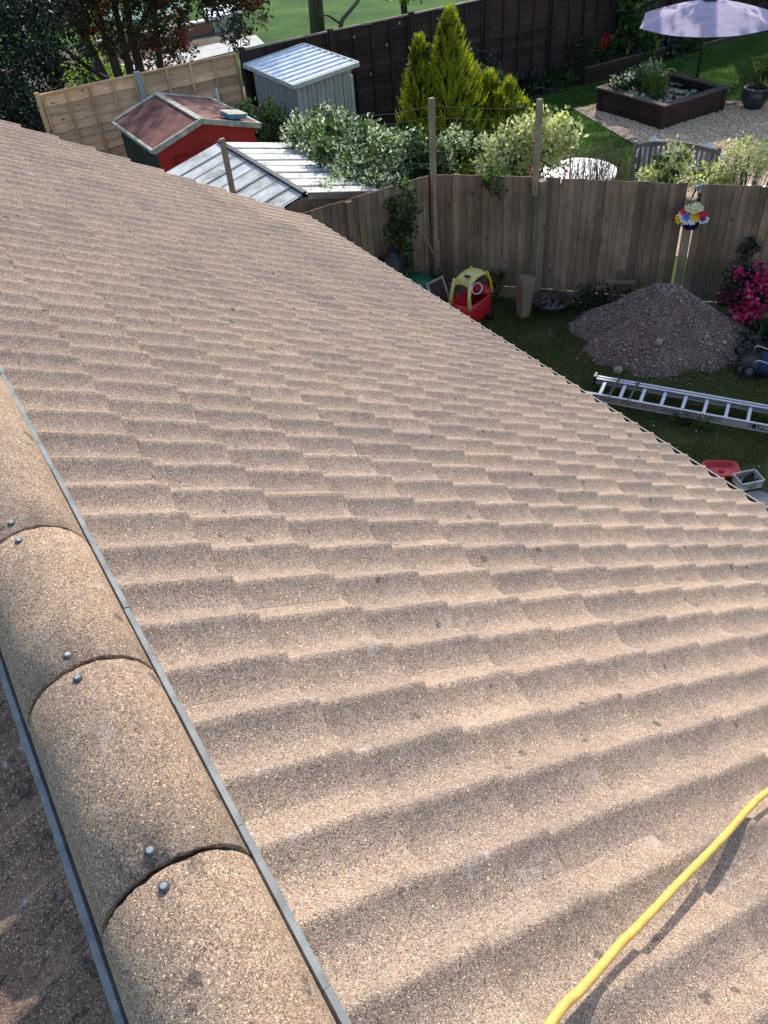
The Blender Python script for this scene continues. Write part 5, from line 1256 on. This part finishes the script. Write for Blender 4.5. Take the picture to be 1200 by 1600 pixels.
shrub('weed_clump', 'dark weeds behind the pushchair', 'plant', (9.1, 3.0, GZ), [(9.0, 2.95, GZ + .12, .35, .3, .15)], 500, .07, 'lf_dark', .5, seed=85, r0=.008)

# grass
def grass(name, poly, n_, h, mat, seed, w_=.007, hole=None):
    g_ = np.random.default_rng(seed); xs = [p_[0] for p_ in poly]; ys = [p_[1] for p_ in poly]; P = []
    while len(P) < n_:
        X = g_.uniform(min(xs), max(xs), 20000); Y = g_.uniform(min(ys), max(ys), 20000)
        for x, y in zip(X, Y):
            if inside(x, y, poly) and not (hole and inside(x, y, hole)): P.append((x, y, GZ - .012))
            if len(P) >= n_: break
    P = np.array(P); P = P[(np.sin(P[:, 0] * 2.3 + 2 * np.sin(P[:, 1] * 1.7)) * np.sin(P[:, 1] * 3.3 + np.sin(P[:, 0] * 2.9)) < .72) | (g_.random(len(P)) < .35)]; n_ = len(P); patch = .55 + .6 * (np.sin(P[:, 0] * 3.1 + 1.3 * np.sin(P[:, 1] * 2.3)) * np.sin(P[:, 1] * 2.7 + np.sin(P[:, 0] * 4.1)) * .5 + .5)
    L = h * patch * (.5 + .8 * g_.random(n_)); D = unit(np.c_[g_.normal(size=(n_, 2)) * .6, np.ones(n_)]); S_ = unit(np.cross(D, g_.normal(size=(n_, 3))))
    Mi = P + D * L[:, None] * .6; T = P + unit(D + np.c_[g_.normal(size=(n_, 2)) * .5, np.zeros(n_)]) * L[:, None]
    V = np.stack([P - S_ * w_ / 2, P + S_ * w_ / 2, Mi + S_ * w_ * .4, T, Mi - S_ * w_ * .4], 1)
    tag(link(name, npmesh(name, V, [(0, 1, 2), (0, 2, 4), (4, 2, 3)], mat)), 'grass', None, None, 'stuff')
grass('grass', [(5.2, .9), (8.4, .6), (10.6, 2.0), (8.7, 4.4), (7.45, 5.85), (6.4, 6.9), (5.4, 6.9), (5.2, 5)], 150000, .055, 'grass', 91, hole=[(5, .8), (6.3, 1.2), (6.8, 1.0), (6.9, .5), (5, .3)])
grass('grass', [(9.8, 10.2), (10.9, 8.3), (11.8, 8.2), (13.3, 9.3), (14.15, 12.4), (16.7, 12.3), (16.8, 10.4), (17.6, 10.0), (22, 9.5), (24, 13.9), (18.3, 13.7), (15.6, 13.6), (13.4, 13.6), (11.5, 12.8), (10.6, 12.5)], 130000, .06, 'grass_b', 92, w_=.012)
# fallen petals, daisies and leaves on our lawn
mb = MB(); rd = random.Random(12)
for i in range(60):
    x, y = rd.uniform(5.8, 8.6), rd.uniform(1.2, 4.2); s_ = rd.uniform(.008, .018); mb.add([(x, y, GZ + .045), (x + s_, y + .3 * s_, GZ + .05), (x + s_, y + s_, GZ + .045), (x, y + s_, GZ + .05)], [(0, 1, 2, 3)])
tag(part('fallen_petals', mb, 'fl_white'), kind='stuff')

# ================================================================== TREES
def tree(name, label, base, trunks, blobs, n_, size, mat, seed, group=None, extra=(), aspect=.45, shell=.4):
    o = thing(name, label, 'tree', base, 0, group); mb = MB()
    for (a, b, r0, r1) in trunks:
        a, b = Vector(a), Vector(b); k = a.lerp(b, .5) + Vector((random.uniform(-.08, .08), random.uniform(-.08, .08), 0)); mb.tube([a, a.lerp(k, .5) + Vector((.02, -.02, 0)), k, k.lerp(b, .5), b], [r0, r0 * .9, (r0 + r1) / 2, r1 * 1.1, r1], 9)
    part('trunk', mb, 'bark', o); link('crown', npmesh('crown', cloud(blobs, n_, size, aspect, shell, .0, seed), LF, mat), None, o)
    for (nm, mt, cnt, sz, asp, bl, sh) in extra: link(nm, npmesh(nm, cloud(bl or blobs, cnt, sz, asp, sh, 0, seed + 5), LF, mt), None, o)
    return o
tree('evergreen_tree', 'dense dark evergreen at the left edge beyond the pale lap fence', (2.6, 15.6, GZ), [((2.6, 15.9, GZ), (2.5, 15.9, -1), .14, .05)],
     [(2.2, 15.9, -2.0, 1.1, 1.0, 1.1), (3.0, 16.1, -1.5, .9, .9, .9), (1.6, 15.5, -3.0, 1.0, .9, 1.2), (2.5, 15.6, -3.4, .75, .6, 1.1), (1.0, 15.2, -1.6, 1.1, 1, 1.2), (3.6, 16.6, -1.9, .8, .7, .7), (2.3, 15.8, -.5, 1.3, 1.2, 1), (3.3, 16.2, -2.9, .55, .5, .5), (1.2, 14.6, -3.6, .7, .7, .9), (3.9, 17, -1.2, .8, .7, .8), (2.7, 15.2, -3.8, .6, .4, .8), (2.0, 14.6, -2.9, .8, .6, .9), (3.2, 16.0, -3.6, .9, .5, .9), (4.0, 16.4, -2.7, .6, .4, .7)], 40000, .09, 'lf_dark', 101, shell=.55)
tree('photinia_tree', 'multi stemmed bronze and red leaved tree behind the pale lap fence', (5.6, 18.5, GZ),
     [((5.45, 18.5, GZ), (4.7, 18.6, -1.0), .15, .06), ((5.6, 18.5, GZ), (5.3, 18.4, -.5), .13, .06), ((5.85, 18.6, GZ), (5.9, 18.4, -.6), .12, .05), ((6.1, 18.7, GZ), (6.3, 18.6, -.6), .13, .06), ((6.4, 18.6, GZ), (6.9, 18.7, -.8), .10, .05), ((5.7, 18.5, -3), (7.8, 18.4, -1.0), .07, .03), ((5.5, 18.5, -3.6), (4.3, 18.0, -2.4), .07, .03)],
     [(5.3, 18.2, -1.3, 1.0, .8, .8), (6.3, 18.2, -1.3, 1.0, .8, .8), (7.3, 18.2, -1.5, .9, .7, .7), (8.3, 18.3, -1.6, .9, .7, .7), (9.2, 18.4, -1.9, .7, .6, .6), (4.5, 18.0, -1.7, .8, .7, .7), (7.0, 18.4, -2.4, .5, .4, .6), (8.9, 18.6, -2.6, .4, .35, .35), (6.2, 17.9, -2.4, .55, .4, .6), (7.0, 18.1, -3.2, .3, .3, .55), (5.2, 17.9, -2.3, .55, .4, .45), (6.5, 18.4, -.2, 2.4, 1.2, .8), (9.6, 18.6, -1.3, .7, .6, .6), (8.1, 18.2, -2.2, .4, .35, .3), (6.7, 19.0, -3.3, .35, .3, .6)],
     23000, .11, 'lf_photinia', 102, shell=.45, extra=[('red_leaves', 'lf_red', 900, .10, .45, [(4.9, 17.7, -1.9, .5, .3, .35), (5.4, 17.7, -1.6, .5, .3, .3), (8.9, 17.9, -2.1, .4, .3, .3), (9.4, 18.2, -1.7, .4, .3, .3), (6.2, 17.8, -2.8, .2, .2, .5), (6.9, 18, -2.8, .2, .2, .5)], .5)])
shrub('sapling', 'small dark leafed sapling poking up at the corner where the two lap fences meet', 'shrub', (7.1, 14.9, -3.2), [(7.05, 14.9, -2.28, .26, .16, .14), (7.25, 14.9, -2.12, .12, .1, .1)], 170, .13, 'lf_dark', .4, seed=103, r0=.014)
tree('bare_trunk_tree', 'grey tree trunk standing on the grass beyond the brown fence', (13.0, 22.6, GZ), [((12.95, 22.6, GZ), (13.1, 22.6, 4.0), .24, .16), ((13.0, 22.6, 3.4), (15.5, 22.0, 7.0), .12, .05)], [(13.3, 22.5, 6.2, 2.4, 2.2, 1.8), (15.0, 23.0, 5.6, 1.8, 1.6, 1.4)], 5000, .22, 'lf_mid', 104)
mb = MB(); mb.tube([(9.35, 14.75, -2.75), (9.55, 14.8, -2.36), (9.95, 14.9, -2.15), (10.35, 15.0, -1.9), (10.5, 15.0, -1.55)], [.05, .045, .04, .032, .025], 8); mb.tube([(9.5, 14.8, -2.42), (9.2, 14.75, -2.22), (9.0, 14.75, -2.18)], [.028, .02, .012], 6)
tag(part('bare_branch', mb, 'bark'), 'bare grey branch reaching over the brown fence by the metal shed', 'branch')
tree('lime_tree', 'bright lime green tree leaning over the top of the brown fence', (13.6, 18.5, GZ), [((13.6, 18.6, GZ), (13.6, 18.5, -1.5), .12, .05)],
     [(13.3, 18.2, -2.35, .6, .5, .5), (14.1, 18.2, -2.3, .8, .6, .6), (15.0, 18.2, -2.25, .9, .7, .6), (12.7, 18.1, -1.95, .5, .4, .4), (16.0, 18.5, -2.2, .8, .7, .6), (14.0, 18.4, -1.3, 1.4, 1.1, .9)], 9000, .13, 'lf_lime', 105, aspect=.6)
shrub('lime_bush', 'bright lime green bush glimpsed between the evergreen and the bronze tree', 'shrub', (5.3, 20.5, GZ), [(5.2, 20.5, -3.7, .7, .6, .6), (5.9, 20.8, -3.9, .5, .5, .5)], 1500, .12, 'lf_lime', .6, seed=106)
# unseen tall trees beyond the fence, crowns and lower leaves shaped for garden shade
for i, (pp_, h) in enumerate(((-2.7, 12.3), (-3.9, 12.3), (-5.2, 12.2), (-7.0, 12.0))):
    x, y = .7071 * 26.5 - .7071 * pp_, .7071 * 26.5 + .7071 * pp_
    tree('unseen_tall_tree', ['unseen tall tree beyond the brown fence, nearest the metal shed', 'unseen tall tree beyond the brown fence behind the parasol', 'unseen tall tree beyond the brown fence right of the parasol', 'unseen tall tree beyond the far right corner of the pond garden'][i], (x, y, GZ), [((x, y, GZ), (x + .1, y, h - 1), .24, .12), ((x, y, -.5), (x - .9, y + .8, 1.6), .07, .03)],
         [(x, y, h, 1.15, 1.15, 1.3), (x + .5, y - .7, h + .3, .9, .9, .9), (x - .4, y + .7, h - .2, .9, .8, .9), (x, y, h + .9, 1.0, 1.0, .9)], 3600, .30, 'lf_mid', 110 + i, aspect=.6, shell=.1,
         extra=[('lower_leaves', 'lf_mid', 170, .26, .6, [(x - .6, y + .6, 1.2, 1.4, 1.2, 1.3), (x + .6, y - .5, 2.2, 1.2, 1.2, 1.2)], .1)])
tree('unseen_shade_tree', 'small unseen tree added outside the right edge to shade the lawn and ladder', (12.9, 3.6, GZ), [((12.9, 3.6, GZ), (12.6, 3.9, -1.6), .11, .06)],
     [(12.5, 4.2, -1.1, 1.1, 1.1, .75), (11.9, 3.6, -1.5, .9, .9, .6), (13.2, 3.4, -1.2, 1.1, 1.0, .7), (12.4, 2.6, -1.5, 1.0, 1.0, .65), (13.0, 4.9, -.9, .9, .9, .6), (11.9, 2.2, -1.8, .7, .7, .5)], 11000, .12, 'lf_mid', 115, aspect=.6, shell=.1)  # unseen tree, added to keep the lawn and ladder in shade

# ================================================================== BEYOND THE FENCES
wlw = thing('low_brick_wall', 'low brown retaining wall with a pale coping past the pale path', 'wall', (10.5, 27.4, GZ))
mb = MB(); mb.box((10.0, 27.5, GZ + .18), (5.0, .22, .36)); part('wall_face', mb, 'brick', wlw)
for i in range(10):
    mb = MB(); mb.box((7.75 + .5 * i, 27.48, GZ + .385), (.49, .30, .05)); part('coping_stone', mb, 'white' if i > 3 else 'stone', wlw)
gt = thing('trampoline', 'green covered trampoline beyond the low wall under the bronze tree', 'trampoline', (9.9, 29.6, GZ)); L0 = LOC(gt)
mb = MB(); mb.lathe([(0.01, .62), (1.3, .60), (1.45, .62), (1.5, .55), (1.45, .5), (.01, .52)], n=28); part('cover', mb, 'green_plastic', gt, L0)
for a in range(5):
    mb = MB(); mb.tube([(1.4 * math.cos(a * 1.257), 1.4 * math.sin(a * 1.257), .55), (1.4 * math.cos(a * 1.257), 1.4 * math.sin(a * 1.257), 0)], .03, 6); part('leg', mb, 'galv', gt, L0)
wb = thing('wheelbarrow', 'small white and black barrow on the bare soil beyond the pale path', 'barrow', (9.45, 26.45, GZ), .4); L0 = LOC(wb)
mb = loft([rrect(.18, .13, .18, e=4), rrect(.30, .22, .42, e=4), rrect(.31, .23, .43, e=4), rrect(.28, .2, .40, e=4)]); part('tub', mb, 'white', wb, L0)
mb = MB(); mb.lathe([(.0, .03), (.12, .03), (.14, 0), (.12, -.03), (0, -.03)], n=16); part('wheel', mb, 'black', wb, L0 @ Tr((-.34, 0, .14)) @ Matrix.Rotation(R(90), 4, 'X'))
for y in (-.16, .16):
    mb = MB(); mb.tube([(-.34, y * .3, .14), (0, y, .2), (.55, y, .42)], .014, 6); part('handle', mb, 'galv', wb, L0)
    mb = MB(); mb.tube([(.12, y, .2), (.18, y, 0)], .012, 6); part('leg', mb, 'galv', wb, L0)
bt = thing('cold_frame', 'pale blue glazed cold frame on the wall beyond the path', 'cold frame', (12.0, 27.4, GZ))
mb = MB(); mb.slab([(11.45, 27.3, GZ + .44), (12.6, 27.3, GZ + .44), (12.6, 28.0, GZ + .62), (11.45, 28.0, GZ + .62)], (0, 0, .03)); part('glass_lid', mb, 'shed_roof', bt)
mb = MB(); mb.box((12.02, 27.68, GZ + .2), (1.1, .62, .42)); part('frame_box', mb, 'barge', bt)
